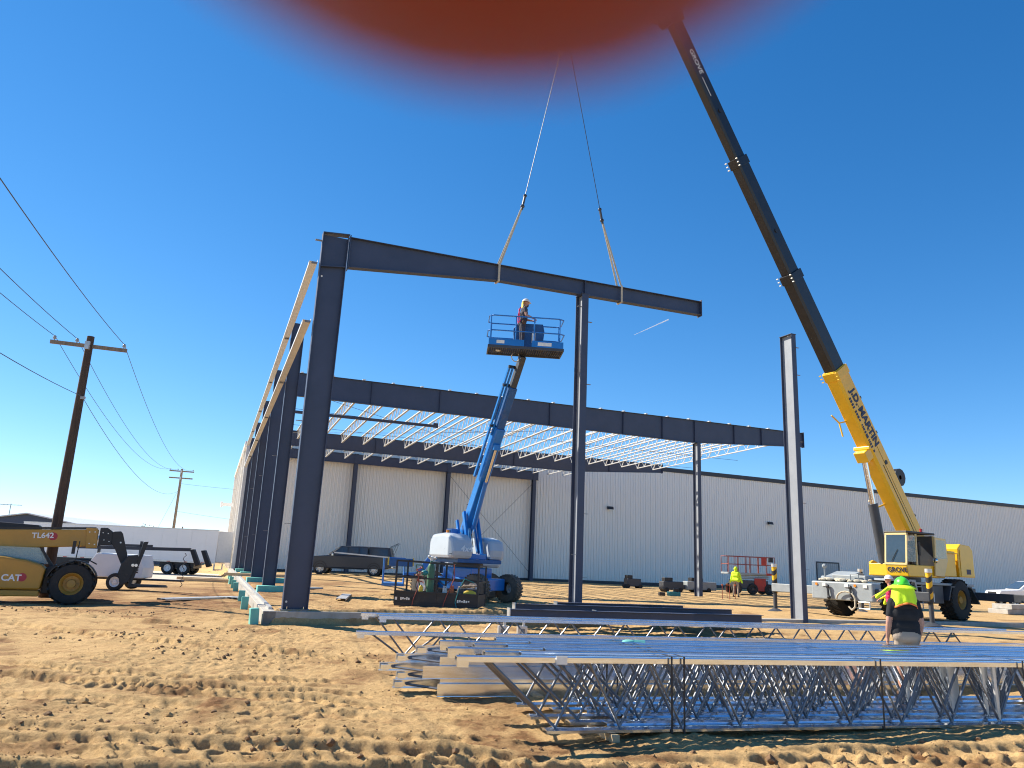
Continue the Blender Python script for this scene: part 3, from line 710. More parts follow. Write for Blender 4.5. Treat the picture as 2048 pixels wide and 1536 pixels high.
# ------------------------------------------------------------------ rafter slings
APEX = W(8.0, 0, 21.4)
for nm, u, zt, zbt, knot in (('left', 5.78, 11.47, 10.92, W(6.54, 0, 13.8)), ('right', 10.42, 11.57, 11.03, W(9.67, 0, 14.0))):
    t = thing('lifting_sling', 'tan webbing sling and wire around the lifted rafter, %s side' % nm, 'sling', (0, 0, 0), 0, 'rafter slings')
    a = W(u, 0, zt); 
    b = MB()
    q = W(u, 0); fr = frame_m((q.x, q.y, 0), U)
    for s_ in (-.14, .14): b.add(*boxvf(.07, .012, zt - zbt + .08), fr @ Matrix.Translation((-.03 * (1 if nm == 'left' else -1), s_, (zt + zbt) / 2)))
    b.add(*boxvf(.07, .29, .012), fr @ Matrix.Translation((-.03 * (1 if nm == 'left' else -1), 0, zbt - .045)))
    b.bar(a + Vn * -.12 + Vector((0, 0, .04)), knot, .07, .014, z=Vn); b.bar(a + Vn * .12 + Vector((0, 0, .04)), knot, .07, .014, z=Vn)
    b.build('webbing', 'rope', t)
    b = MB(); e = knot + (APEX - knot) * .055
    b.tube(knot - (e - knot) * .3, e, .045, 8); b.lathe([(-.06, .02), (-.03, .07), (.03, .07), (.06, .02)], knot, V, 10); b.lathe([(-.06, .02), (-.03, .06), (.03, .06), (.06, .02)], e, V, 10)
    b.build('shackle', 'greydk', t)
    MB().tube(e, APEX, .013, 5).build('wire_rope', 'wire', t)

# ------------------------------------------------------------------ galvanised joists stacked on the sand
JD = R(15.3); jd = Vector((math.cos(JD), math.sin(JD), 0)); jn = Vector((-math.sin(JD), math.cos(JD), 0))
def chord_mesh(L, w=.098, h=.066, t=.004, up=True, name='chord'):
    """folded zinc chord along X: sloped shoulders either side of a flat"""
    b = MB()
    if up: poly = [(-.058, -.066), (-.058, -.009), (-.026, 0), (.026, 0), (.058, -.009), (.058, -.066), (.050, -.066), (.050, -.014), (-.050, -.014), (-.050, -.066)]
    else: poly = [(-.086, 0), (-.086, .030), (-.022, .044), (.022, .044), (.086, .030), (.086, 0), (.080, 0), (.080, .024), (-.080, .024), (-.080, 0)]
    b.prism(poly, (0, L), axis='x')
    m_ = b.mesh(name); m_.materials.append(M['galv']); return m_
def bar_mesh(L, r, name, n=8):
    m_ = MB().tube((0, 0, 0), (L, 0, 0), r, n).mesh(name, True); m_.materials.append(M['webtube']); return m_
_bars = {}
def put_bar(parent, p, q, r, name='web_bar', flat=False):
    p, q = Vector(p), Vector(q); L = round((q - p).length, 3); k = (L, r, flat)
    if k not in _bars:
        if flat:
            m_ = MB().bar((0, 0, 0), (L, 0, 0), .045, .03).mesh(name); m_.materials.append(M['galvdull']); _bars[k] = m_
        else: _bars[k] = bar_mesh(L, r, name)
    o = link(name, _bars[k], None, parent); o.matrix_local = frame_m(p, q - p); return o
def ground_joist(label, org, L, depth, pan, over, group, verts_from=None, r=.017, npan=None, topseat=True):
    t = thing('steel_joist', label, 'joist', tuple(org), JD, group)
    k = ('T', L, over); 
    if k not in _bars: _bars[k] = chord_mesh(L, name='top_chord')
    o = link('top_chord', _bars[k], None, t); o.location = (0, 0, depth)
    k = ('B', L, over)
    if k not in _bars: _bars[k] = chord_mesh(L - 2 * over, up=False, name='bottom_chord')
    o = link('bottom_chord', _bars[k], None, t); o.location = (over, 0, 0)
    if topseat:
        k = ('S',)
        if k not in _bars:
            m_ = MB().box((.06, 0, -.095), (.12, .07, .055)).mesh('bearing_seat'); m_.materials.append(M['galv']); _bars[k] = m_
        o = link('bearing_seat', _bars[k], None, t); o.location = (.02, 0, depth)
    zt, zb_ = depth - .045, .05
    put_bar(t, (over * .35, 0, zt), (over + .12, 0, zb_), r)
    x = over + .12; n_ = npan or int((L - 2 * over - .24) / pan)
    for i in range(n_):
        put_bar(t, (x, 0, zb_), (x + pan / 2, 0, zt), r); put_bar(t, (x + pan / 2, 0, zt), (x + pan, 0, zb_), r)
        if verts_from is not None and x > verts_from: put_bar(t, (x + pan, 0.0, zb_), (x + pan - .03, 0, zt), r, 'web_post', True)
        x += pan
    return t
B0 = Vector((-.52, 8.62, .07)); 
for i in range(10):
    off = (0, .78, .39, 1.17)[i % 4]
    o_ = B0 + jn * (.065 + i * .188) + jd * (.06 + .012 * i + off)
    o_.z = .075 + (.0, .030, .008, .036)[i % 4]
    ground_joist('galvanised joist standing in the front bundle, %s from the camera side' % ORD[i], o_, 17.0, .80, .78, 1.05, 'joists in the front bundle', verts_from=6.2 - .5 * (i % 3), npan=15)
# lower layer and rear bundles
R2 = Vector((-1.35, 10.95, .06))
for i in range(5):
    o_ = R2 + jn * (.10 + .04 * (i % 2)) + jd * (0, .04, -.22, .02, .30)[i]; o_.z = .10 + .118 * i
    t = ground_joist('galvanised joist lying flat in the middle stack, %s from the bottom' % ORD[i], o_, 15.6, .62, 1.2, .55, 'joists in the middle stack', npan=11)
    t.rotation_euler = (R(-90), 0, JD)
R3 = Vector((-2.4, 13.65, .08))
for i, (dn, dz, du, dd) in enumerate(((0, .12, -.1, .50), (.75, .05, .35, .78), (1.05, .05, .05, .80))):
    o_ = R3 + jn * dn + jd * du; o_.z = dz
    ground_joist('galvanised joist in the rear bundle, %s from the camera side' % ORD[i], o_, 15.2, dd, 1.16, .75, 'joists in the rear bundle', npan=11)
# packing timbers under the bundles
for k, (s_, w_, org, nm) in enumerate(((1.9, 2.1, B0, 'left end of the front bundle'), (6.5, 2.1, B0, 'middle of the front bundle'), (2.0, 1.4, R2, 'middle bundle'), (2.0, 1.6, R3, 'rear bundle'))):
    a = org + jd * s_ - jn * .1; c = a + jn * w_
    o = MB().bar((a.x, a.y, .02), (c.x, c.y, .02), .09, .09).build('packing_timber', 'lumber', None, bevel=.006)
    tag(o, 'timber packer under the ' + nm, 'timber', 'timber packers under the joists')
# black steel straps round the front bundle
for k, s_ in enumerate((2.62, 2.78, 5.55, 7.85)):
    a = B0 + jd * s_ - jn * .035; w_ = 1.92; b = MB()
    for p, q in (((0, 0, -.02), (0, 0, .885)), ((0, w_, -.02), (0, w_, .885))):
        P = Vector((a.x, a.y, .08)) + jn * p[1]; b.bar(P + Vector((0, 0, p[2])), P + Vector((0, 0, q[2] - .07)), .022, .006, z=jn)
    P = Vector((a.x, a.y, .895)); b.bar(P, P + jn * w_, .022, .005)
    tag(b.build('steel_strap', 'black'), 'black strap around the front joist bundle, %s from the left' % ORD[k], 'strap', 'straps on the front bundle')
# paper tag on the first joist, glove left on top
tp = B0 + jd * 1.20 + jn * -.012 + Vector((0, 0, 0)); o = MB().bar((tp.x, tp.y, .84), (tp.x + jd.x * .13, tp.y + jd.y * .13, .84), .006, .09).build('paper_tag', 'cream'); tag(o, 'white paper tag on the end of the front joist', 'tag')
gp = B0 + jd * 2.75 + jn * 1.45; b = MB(); b.sphere((gp.x, gp.y, .905), .06, 10, 6, (1.6, .8, .5)); b.tube((gp.x + .08, gp.y, .91), (gp.x + .22, gp.y - .02, .905), .03, 6)
tag(b.build('work_glove', 'foam', None, True), 'small green glove lying on the front joist bundle', 'glove')

# ------------------------------------------------------------------ dark beams lying on the pad
for k, (x0, y0, L, z, ang, h) in enumerate(((.35, 22.2, 7.2, .40, 18, .34), (.2, 21.0, 5.6, .36, 17, .30), (1.6, 23.2, 4.4, .42, 20, .36), (2.6, 21.9, 5.6, .33, 19, .32))):
    t = thing('steel_beam', ['dark steel beam lying flat beside the middle column, farthest left end', 'dark steel beam with bolted end plate lying nearest the joists',
                             'shorter dark steel beam lying at the back of the pile', 'dark steel beam lying to the right of the middle column'][k], 'beam', (x0, y0, z), R(ang), 'dark beams on the ground')
    MB().span((0, -.006, .01), (L, .006, h - .01)).build('web', 'steel', t)
    MB().span((0, -.11, h - .012), (L, .11, h)).build('flange', 'steel', t); MB().span((0, -.11, 0), (L, .11, .012)).build('flange', 'steel', t)
    MB().box((-.01, 0, h / 2), (.025, .24, h + .06)).build('end_plate', 'galvdull', t)
# steel brackets in front of the beams
for k, (x, y) in enumerate(((-.02, 23.3), (.05, 20.3), (.55, 20.5))):
    z = gz(x, y); b = MB(); b.box((0, 0, .13), (.26, .14, .26)); 
    if k: b.box((.05, .02, .30), (.06, .06, .3))
    t = thing('steel_bracket', ['pale square steel bracket at the left end of the dark beams', 'galvanised bracket with a stub standing left of the middle column', 'galvanised bracket with a stub beside the other bracket'][k], 'bracket', (x, y, z), R(12), 'loose brackets')
    b.build('body', 'galvdull', t, bevel=.01); MB().box((0, -.08, .13), (.12, .012, .12)).build('face_plate', 'steel_edge', t)

# ------------------------------------------------------------------ channels left on the sand
def channel_bundle(label, x, y, ang, L, n, w=.2, m='galvdull', group='channels on the ground'):
    z = gz(x, y); t = thing('metal_channel', label, 'channel', (x, y, z + .03), R(ang), group)
    for i in range(n):
        b = MB(); y0 = i * (w + .03)
        b.span((0, y0, .06), (L, y0 + w, .066)); b.span((0, y0, 0), (L, y0 + .006, .06)); b.span((0, y0 + w - .006, 0), (L, y0 + w, .06)); b.build('channel', m, t)
channel_bundle('pair of pale metal channels lying near the telehandler', -11.6, 27.0, 63, 3.4, 2)
channel_bundle('darker metal channels lying beside the foundation wall', -9.9, 29.2, 66, 3.6, 2, .22, 'grey')
channel_bundle('second heap of darker channels beside the foundation wall', -9.1, 29.6, 62, 3.4, 2, .2, 'grey')
channel_bundle('single pale channel lying on the pad right of the nearest column', -5.2, 26.0, 98, 3.2, 1, .32)

# ------------------------------------------------------------------ telehandler at the left edge
TX, TY = -14.36, 26.1
tz = gz(TX + .4, TY - .9) - .03
th = thing('telehandler', 'ochre yellow telehandler with its boom level and black fork carriage', 'telehandler', (TX, TY, tz), R(26))
RW = .635
for x in (0, -3.35):
    for y in (-1.0, .95):
        wheel(th, (x, y, RW), (0, -1 if y < 0 else 1, 0), RW, .42, .345, 'rubber', 'rimyel', lugs=18, lugh=.035)
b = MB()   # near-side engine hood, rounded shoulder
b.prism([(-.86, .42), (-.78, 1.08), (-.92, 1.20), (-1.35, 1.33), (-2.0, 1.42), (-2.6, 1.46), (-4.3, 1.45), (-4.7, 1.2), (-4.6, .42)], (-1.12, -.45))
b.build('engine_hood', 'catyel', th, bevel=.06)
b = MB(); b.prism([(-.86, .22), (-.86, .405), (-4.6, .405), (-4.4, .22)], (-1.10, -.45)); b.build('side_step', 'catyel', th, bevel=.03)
MB().prism([(.55, .55), (.55, .95), (-4.6, .95), (-4.6, .45)], (-.42, .42)).build('chassis', 'black', th, bevel=.03)
MB().prism([(-.45, .6), (-.2, 1.22), (.35, 1.25), (.6, .9), (.5, .6)], (-.44, .44)).build('front_frame', 'catyel', th, bevel=.03)
b = MB()
for k in range(12):
    a = R(20 + k * 12); a2 = R(32 + k * 12)
    b.bar((math.cos(a) * .74, -1.0, .63 + math.sin(a) * .74), (math.cos(a2) * .74, -1.0, .63 + math.sin(a2) * .74), .46, .03)
b.build('fender', 'black', th)
# cab on the far side
b = MB(); b.prism([(-.95, 1.15), (-1.3, 2.45), (-2.7, 2.5), (-2.85, 1.15)], (.25, 1.05)); cab = b.build('cab', 'black', th, bevel=.03)
b = MB(); b.prism([(-1.02, 1.28), (-1.34, 2.30), (-2.6, 2.34), (-2.74, 1.28)], (.235, .245)); b.build('side_window', 'clear', cab)
MB().prism([(-.84, .30), (-.80, 1.10), (-.55, 1.22), (-.30, .95), (-.45, .30)], (-.78, -.44)).build('front_guard', 'black', th, bevel=.02)
b = MB(); b.prism([(-.62, 1.16), (-1.02, 1.72), (-1.10, 1.72), (-.74, 1.16)], (-.46, -.40)); b.build('window_post', 'black', th)
b = MB(); b.prism([(-.74, 1.2), (-1.10, 1.72), (-2.6, 1.72), (-2.6, 1.42)], (-.43, -.42)); b.build('guard_screen', 'clear', th)
# boom
TB = Matrix.Translation((-.22, 0, 0))
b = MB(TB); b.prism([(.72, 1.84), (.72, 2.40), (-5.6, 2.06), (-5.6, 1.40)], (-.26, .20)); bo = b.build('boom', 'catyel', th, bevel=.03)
b = MB(TB); b.prism([(.60, 2.405), (.64, 2.47), (-5.6, 2.14), (-5.6, 2.07)], (-.22, -.06)); b.build('hose_tray', 'black', bo)
b = MB(TB); b.prism([(.74, 1.79), (.68, 2.44), (.34, 2.43), (.42, 1.77)], (-.30, .24)); b.build('boom_collar', 'catyel', bo, bevel=.015)
for x, z in ((.46, 2.30), (.62, 2.31), (.50, 1.92), (.66, 1.90)): MB(TB).tube((x, -.30, z), (x, -.32, z), .022, 8).build('bolt', 'galvdull', bo)
b = MB(TB); b.prism([(.76, 1.86), (.76, 2.46), (.98, 2.47), (1.14, 2.36), (1.16, 1.92)], (-.22, .16)); bi = b.build('inner_boom', 'black', th, bevel=.015)
for x, z in ((.86, 2.30), (1.02, 2.28), (.92, 2.06), (1.08, 2.02)): MB(TB).tube((x, -.22, z), (x, -.235, z), .018, 8).build('bolt', 'cream', bi)
b = MB(TB); b.prism([(1.04, 2.30), (1.20, 2.36), (1.40, 2.38), (1.47, 2.30), (1.70, 1.62), (1.72, 1.36), (1.58, 1.22), (1.27, 1.82), (1.09, 2.02)], (-.16, .10)); b.build('gooseneck', 'black', th, bevel=.015)
b = MB(TB); b.prism([(1.56, 1.30), (1.73, 1.57), (2.05, 1.62), (2.02, 1.25), (1.86, .72), (1.62, .58), (1.50, 1.0)], (-.55, .5)); fc = b.build('fork_carriage', 'black', th, bevel=.015)
MB(TB).tube((1.44, -.165, 2.0), (1.44, -.18, 2.0), .03, 10).build('pin_hole', 'cream', th)
for y in (-.42, .36):
    b = MB(TB); b.prism([(2.16, 2.06), (2.30, 2.07), (2.18, 1.55), (1.96, .62), (3.10, .60), (3.10, .555), (1.86, .55), (1.88, .70), (2.06, 1.55)], (y - .06, y + .06)); b.build('fork', 'black', th)
for x in (2.0, 2.10): MB(TB).tube((x - .08, -.56, 1.27), (x - .08, -.58, 1.27), .05, 12).build('work_lamp', 'lamp_clear', fc)
b = MB(); b.path([(-.02, -.72, 1.25), (.02, -.72, 2.0)], .018, 6); b.box((-.12, -.74, 1.78), (.10, .05, .42)); b.build('mirror', 'black', th, bevel=.01)
b = MB(); b.path([(-.2, -.5, 1.25), (.05, -.6, 1.38), (.35, -.62, 1.40), (.62, -.6, 1.26)], .022, 6); b.build('hoses', 'black', th)
# decals
b = MB(); b.lathe([(0, .13), (.004, .001)], (-1.38, -1.125, .80), (0, -1, 0), 24); b.build('emblem_disc', 'redlab', th)
fx = lambda x, y, z, s=1: Matrix.Translation((x, y, z)) @ Matrix.Rotation(R(90), 4, 'X')
text('CAT', .27, fx(-1.93, -1.128, .69), 'white', th, bold=.008)
MB().box((-2.02, -1.122, .78), (.07, .01, .26)).build('black_decal', 'black', th)
b = MB(); b.lathe([(0, .13), (.004, .001)], (-.80, -.262, 2.10), (0, -1, 0), 24); b.build('emblem_disc', 'redlab', bo)
text('TL642', .24, fx(-1.40, -.268, 2.02) @ Matrix.Rotation(R(3), 4, 'Z'), 'white', bo, bold=.006)
b = MB(); b.box((-3.55, -.264, 1.87), (.62, .006, .15), Matrix.Rotation(R(-3), 4, 'Y')); b.build('maker_label', 'redlab', bo)
b = MB(); b.box((-3.03, -.263, 1.90), (.36, .006, .20), Matrix.Rotation(R(-3), 4, 'Y')); b.build('dealer_label', 'yellab', bo)

# ------------------------------------------------------------------ towable light tower behind it
lz = gz(-15.2, 31.5)
lt = thing('light_tower', 'white towable light tower with its black mast folded level', 'light tower', (-15.75, 31.9, lz), R(4))
b = MB(); b.prism([(-1.05, .48), (-1.0, 1.05), (-.75, 1.42), (1.0, 1.40), (1.15, .9), (1.12, .48)], (-.6, .6)); b.build('enclosure', 'white', lt, bevel=.04)
b = MB()
for k in range(6): b.box((.86, -.61, .72 + k * .09), (.22, .02, .05))
b.build('louvres', 'black', lt)
MB().prism([(-1.3, .38), (-1.3, .47), (2.6, .47), (2.6, .40)], (-.12, .12)).build('tow_frame', 'greydk', lt)
for y in (-.85, .85): wheel(lt, (.25, y, .33), (0, -1 if y < 0 else 1, 0), .34, .22, .20, 'rubber', 'white', n=24)
b = MB(); b.bar((-1.75, -.1, 1.62), (2.75, -.1, 1.70), .13, .13); b.bar((-1.2, -.1, 1.75), (1.2, -.1, 1.78), .09, .09); b.bar((.75, -.1, 1.35), (.75, -.1, 1.95), .09, .09); b.bar((-.9, -.1, 1.35), (-.9, -.1, 1.65), .09, .09); b.build('mast', 'greydk', lt)
for k, (x, z) in enumerate(((2.75, 1.62), (3.2, 1.60))):
    b = MB(); b.prism([(x, z + .08), (x + .16, z + .11), (x + .48, z - .52), (x + .30, z - .58)], (-.24, .02)); b.build('lamp_head', 'black', lt, bevel=.02)
b = MB(); b.sphere((-.95, -.25, 1.98), .16, 12, 8, (1.2, .7, 1)); b.tube((-.95, -.2, 1.7), (-.95, -.2, 1.9), .03, 6); b.build('lamp_head', 'galvdull', lt, True)
b = MB()
for k in range(16):
    a = k / 15 * 5.2; b.tube((2.55 + .06 * math.sin(k * 1.8), -.1, 1.55 - k * .085), (2.55 + .06 * math.sin((k + 1) * 1.8), -.1, 1.55 - (k + 1) * .085), .014, 5)
b.build('coiled_cord', 'black', lt)

# ------------------------------------------------------------------ box semi-trailer
tr = thing('semi_trailer', 'long white box semi-trailer parked beyond the telehandler', 'trailer', (-24.2, 66.0, -.40), R(3))
# local +X towards the rear doors (right end), origin under the right end
b = MB(); b.span((-16.0, -1.28, 1.12), (0, 1.28, 3.74)); b.build('box', 'trailer', tr, bevel=.03)
b = MB(); b.span((-16.0, -1.31, 1.02), (0.02, -1.285, 1.16)); b.span((-16.0, -1.305, 3.70), (.02, -1.27, 3.78)); b.span((-16.0, 1.285, 1.02), (0.02, 1.31, 1.16)); b.build('side_rails', 'galvdull', tr)
for k in range(13): MB().box((-15.4 + k * 1.2, -1.288, 2.43), (.03, .012, 2.5)).build('seam_rivet_strip', 'trailer', tr)
MB().span((.0, -1.2, 1.15), (.04, 1.2, 3.66)).build('rear_door', 'trailer', tr, bevel=.01)
b = MB()
for k in range(11): b.box((-15 + k * 1.4, -1.315, 1.06), (.3, .006, .05))
b.build('reflector_tape', 'lamp_red', tr)
for x in (-2.55, -3.85):
    for y in (-1.05, 1.05): wheel(tr, (x, y, .52), (0, -1 if y < 0 else 1, 0), .52, .5, .29, 'rubber', 'white', n=28)
MB().span((-4.6, -1.0, .55), (-1.8, 1.0, 1.0)).build('bogie', 'black', tr)
b = MB(); b.prism([(-14.5, 1.0), (-14.5, .3), (-14.2, .2), (-6.2, .2), (-5.9, 1.0)], (-1.22, -1.19)); b.build('side_skirt', 'black', tr)
b = MB(); b.bar((-.1, -1.1, 1.0), (-.1, -1.1, .5), .1, .1); b.bar((-.1, 1.1, 1.0), (-.1, 1.1, .5), .1, .1); b.bar((-.1, -1.15, .5), (-.1, 1.15, .5), .1, .1); b.build('rear_guard', 'galvdull', tr)
b = MB(); b.span((.06, -1.30, 1.15), (1.25, -1.25, 3.66)); b.build('open_rear_door', mat('grey_white_door', (0.62, 0.60, 0.57), .5, 0, .05), tr, bevel=.01)
# pale concrete apron by the trailers
b = MB(); b.add([(-70, 49, -.39), (-20, 51, -.39), (-17, 57, -.39), (-22.6, 70, -.39), (-70, 76, -.39)], [(0, 1, 2, 3, 4)]); 
o = struct(b.build('concrete_apron', mat('pale_concrete', (0.50, 0.44, 0.36), .9, 0, .15, 1, bump=.2)))
for k, (x, y, an) in enumerate(((-16.5, 46, 8), (-17.5, 47.5, 4), (-13.8, 45.2, 14))):
    o = MB().box((0, 0, .08), (4.6, .35, .16)).build('lumber_pile', 'lumber', None, bevel=.01); o.location = (x, y, gz(x, y)); o.rotation_euler = (0, 0, R(an))
    tag(o, ['pale planks lying in front of the trailer wheels', 'longer pale planks behind the others at the trailer', 'pale planks lying nearest the foundation wall'][k], 'lumber', 'planks by the trailer')

# ------------------------------------------------------------------ pickups
def pickup(label, loc, rz, paint, shell=False, scale=1.0, hatch=False):
    """front towards +X, 5.9 m long"""
    t = thing('pickup_truck', label, 'pickup', loc, rz); t.scale = (scale,) * 3
    b = MB()
    b.prism([(2.95, .55), (2.98, .95), (2.85, 1.12), (1.45, 1.24), (1.0, 1.26), (-2.85, 1.26), (-2.92, .60), (-2.4, .45), (2.6, .42)], (-.97, .97)); bd = b.build('body', paint, t, bevel=.05)
    b = MB(); b.add([(1.45, -.90, 1.24), (1.45, .90, 1.24), (.55, .72, 1.90), (.55, -.72, 1.90), (-1.2, .74, 1.93), (-1.2, -.74, 1.93), (-1.35, .90, 1.24), (-1.35, -.90, 1.24)],
                    [(0, 1, 2, 3), (3, 2, 4, 5), (5, 4, 6, 7), (0, 3, 5, 7), (1, 6, 4, 2), (0, 7, 6, 1)]); b.build('cab', paint, t, bevel=.05)
    b = MB(); b.add([(1.38, -.80, 1.30), (1.38, .80, 1.30), (.60, .66, 1.86), (.60, -.66, 1.86)], [(0, 1, 2, 3)], Matrix.Translation((.035, 0, .012))); b.build('windscreen', 'glass', t)
    for s in (-1, 1):
        for xa, xb in ((1.12, .12), (.02, -.62), (-.72, -1.22)):
            ya, yb = s * .905, s * .765
            tx = lambda x: .56 + (x - .56) * .62 if x > .56 else x
            b = MB(); b.add([(xa, ya, 1.31), (xb, ya, 1.31), (xb, yb, 1.82), (min(xa, .50), yb, 1.82)], [(0, 1, 2, 3)], Matrix.Translation((0, s * .012, 0))); b.build('side_window', 'glass', t)
        for xd in (.62, -.38): MB().box((xd - .28, s * .985, 1.12), (.2, .03, .04)).build('door_handle', paint, bd)
        b = MB(); b.box((1.05, s * 1.08, 1.30), (.12, .2, .16)); b.build('mirror', 'chrome' if paint == 'carpaint' else paint, t, bevel=.02)
        for x in (1.85, -1.75):
            b = MB(); b.lathe([(-.02, .455), (.012, .455), (.012, .40)], (x, s * .965, .42), (0, s, 0), 28); b.build('wheel_arch', 'black', bd)
            wheel(t, (x, s * .84, .39), (0, s, 0), .395, .27, .27, 'rubber', 'alloy', n=28, spokes=6)
        MB().box((-2.9, s * .84, 1.02), (.10, .18, .34)).build('tail_lamp', 'lamp_red', t, bevel=.02)
        MB().box((2.86, s * .78, .98), (.14, .32, .16)).build('headlamp', 'lamp_clear', t, bevel=.02)
    MB().box((2.94, 0, .88), (.08, 1.1, .30)).build('grille', 'black', t); MB().box((2.97, 0, .58), (.14, 1.9, .2)).build('bumper', 'chrome', t, bevel=.04); MB().box((-2.96, 0, .62), (.14, 1.9, .18)).build('bumper', 'chrome', t, bevel=.04)
    if shell:
        b = MB(); b.add([(-1.38, -.88, 1.26), (-1.38, .88, 1.26), (-1.30, .72, 1.92), (-1.30, -.72, 1.92), (-2.70, .72, 1.90), (-2.70, -.72, 1.90), (-2.88, .88, 1.26), (-2.88, -.88, 1.26)],
                        [(0, 1, 2, 3), (3, 2, 4, 5), (5, 4, 6, 7), (0, 3, 5, 7), (1, 6, 4, 2), (0, 7, 6, 1)]); sh = b.build('camper_shell', paint, t, bevel=.04)
        for s in (-1, 1):
            b = MB(); b.add([(-1.55, s * .855, 1.36), (-2.65, s * .855, 1.36), (-2.58, s * .765, 1.78), (-1.52, s * .765, 1.78)], [(0, 1, 2, 3)], Matrix.Translation((0, s * .012, 0))); b.build('shell_window', 'glass', sh)
        b = MB(); b.add(*boxvf(.62, 1.4, .035), Matrix.Translation((-2.98, 0, 2.08)) @ Matrix.Rotation(R(26), 4, 'Y')); b.build('open_hatch', 'glass', sh, bevel=.01)
        b = MB(); b.tube((-2.85, .6, 1.45), (-3.1, .6, 2.12), .012, 5); b.tube((-2.85, -.6, 1.45), (-3.1, -.6, 2.12), .012, 5); b.build('hatch_strut', 'black', sh)
        for s in (-1, 1): MB().box((.2, s * 1.0, .42), (2.6, .14, .05)).build('running_board', 'black', t)
    return t
pickup('dark grey pickup with camper shell and raised rear hatch by the warehouse', (-10.9, 55.0, .47), R(181), 'carpaint', True, 1.04)
pickup('white pickup truck half hidden behind the crane outrigger', (41.0, 60, gz(40, 60) + .0), R(178), 'carwhite', False)

# ------------------------------------------------------------------ articulated boom lift raised under the rafter
LB = Vector((-1.3, 28.0, 0)); lzg = gz(-1, 27.6)
lift = thing('boom_lift', 'blue boom lift raised under the rafter, light grey hoods', 'boom lift', (LB.x, LB.y, lzg), math.atan2(-.889, .457))
# local: +X towards the camera along the boom, +Y to the right in the view
ch = Matrix.Rotation(R(28), 4, 'Z')
b = MB(ch); b.box((0, 0, .62), (2.3, 1.5, .42)); b.box((0, 0, .95), (1.3, 1.25, .45)); b.build('chassis', 'blue', lift, bevel=.04)
for x in (1.15, -1.15):
    for y in (-1.0, 1.0):
        c = ch @ Vector((x, y, .49)); a = ch.to_3x3() @ Vector((0, 1 if y > 0 else -1, 0))
        wheel(lift, c, a, .49, .40, .22, 'rubberdusty', 'white', lugs=26, lugh=.012, n=28)
MB().lathe([(0, .55), (.16, .55), (.16, .01)], (0, 0, 1.17), (0, 0, 1), 24).build('slew_ring', 'greydk', lift, True)
MB().box((-.05, 0, 1.40), (2.1, 1.7, .14)).build('turntable', 'bluedk', lift, bevel=.02)
b = MB(); b.prism([(1.05, 1.46), (1.12, 1.72), (.98, 2.12), (.70, 2.30), (.1, 2.36), (-.9, 2.32), (-1.15, 2.1), (-1.2, 1.46)], (-1.10, -.32)); hd = b.build('engine_hood', 'hood', lift, bevel=.12)
text('4x4', .30, Matrix.Translation((1.13, -.82, 1.72)) @ Matrix.Rotation(R(90), 4, 'Z') @ Matrix.Rotation(R(73), 4, 'X'), 'white', hd, bold=.006, shear=.25)
b = MB(); b.prism([(.95, 1.46), (1.0, 1.8), (.85, 2.15), (.2, 2.26), (-.8, 2.24), (-1.1, 2.05), (-1.15, 1.46)], (.38, .98)); b.build('tank_hood', 'hood', lift, bevel=.12)
MB().tube((-.4, -.7, 2.35), (-.4, -.7, 2.48), .06, 10).build('beacon', 'lamp_amber', lift)
MB().box((-.5, -.45, 2.44), (.5, .35, .18)).build('tool_box', 'blue', lift, bevel=.02)
# riser links (two pairs) and lower cylinder
for y in (-.26, .26):
    b = MB(); b.bar((.62, y, 1.5), (-.05, y, 3.15), .09, .17); b.build('riser_link', 'blue', lift, bevel=.015)
    b = MB(); b.bar((.15, y * 1.3, 1.5), (-.45, y * 1.3, 2.85), .08, .14); b.build('riser_link', 'blue', lift, bevel=.015)
MB().box((.62, 0, 1.56), (.25, .8, .2)).build('riser_base', 'blue', lift, bevel=.03)
MB().tube((.25, 0, 1.6), (-.15, 0, 2.7), .06, 10).build('riser_cylinder', 'chrome', lift, True)
P0_, P1_ = Vector((-.25, 0, 2.62)), Vector((3.55, 0, 8.32)); bd_ = (P1_ - P0_).normalized(); bL = (P1_ - P0_).length
def along(t, n=0.0, y=0.0):
    nn = Vector((-bd_.z, 0, bd_.x)); return P0_ + bd_ * t + nn * n + Vector((0, y, 0))
b = MB(); b.bar(along(-.3), along(bL * .60), .34, .40, z=(-bd_.z, 0, bd_.x)); mb_ = b.build('main_boom', 'blue', lift, bevel=.03)
b = MB(); b.bar(along(bL * .60), along(bL * .83), .26, .31, z=(-bd_.z, 0, bd_.x)); b.build('extension_boom', 'bluedk', lift, bevel=.02)
b = MB(); b.bar(along(bL * .83), along(bL), .20, .24, z=(-bd_.z, 0, bd_.x)); b.build('extension_boom', 'greydk', lift, bevel=.02)
b = MB(); b.bar(along(bL * .30, .12, -.30), along(bL * .93, .12, -.30), .07, .09); b.bar(along(bL * .55, .05, -.20), along(bL * .93, .05, -.20), .05, .06); b.build('cable_track', 'blue', lift)
for t_ in (.60, .83, .93): MB().bar(along(bL * t_, .1, -.34), along(bL * t_, .1, .0), .07, .10).build('track_bracket', 'black', lift)
b = MB(); b.tube((.30, .0, 2.55), along(bL * .30, -.30), .085, 12); b.build('lift_cylinder', 'blue', lift, True)
b = MB(); b.tube(along(bL * .30, -.30), along(bL * .50, -.24), .05, 10); b.build('cylinder_rod', 'chrome', lift, True)
MB().box(tuple(along(bL * .50, -.24)), (.2, .26, .2)).build('cylinder_mount', 'blue', lift, bevel=.02)
b = MB()
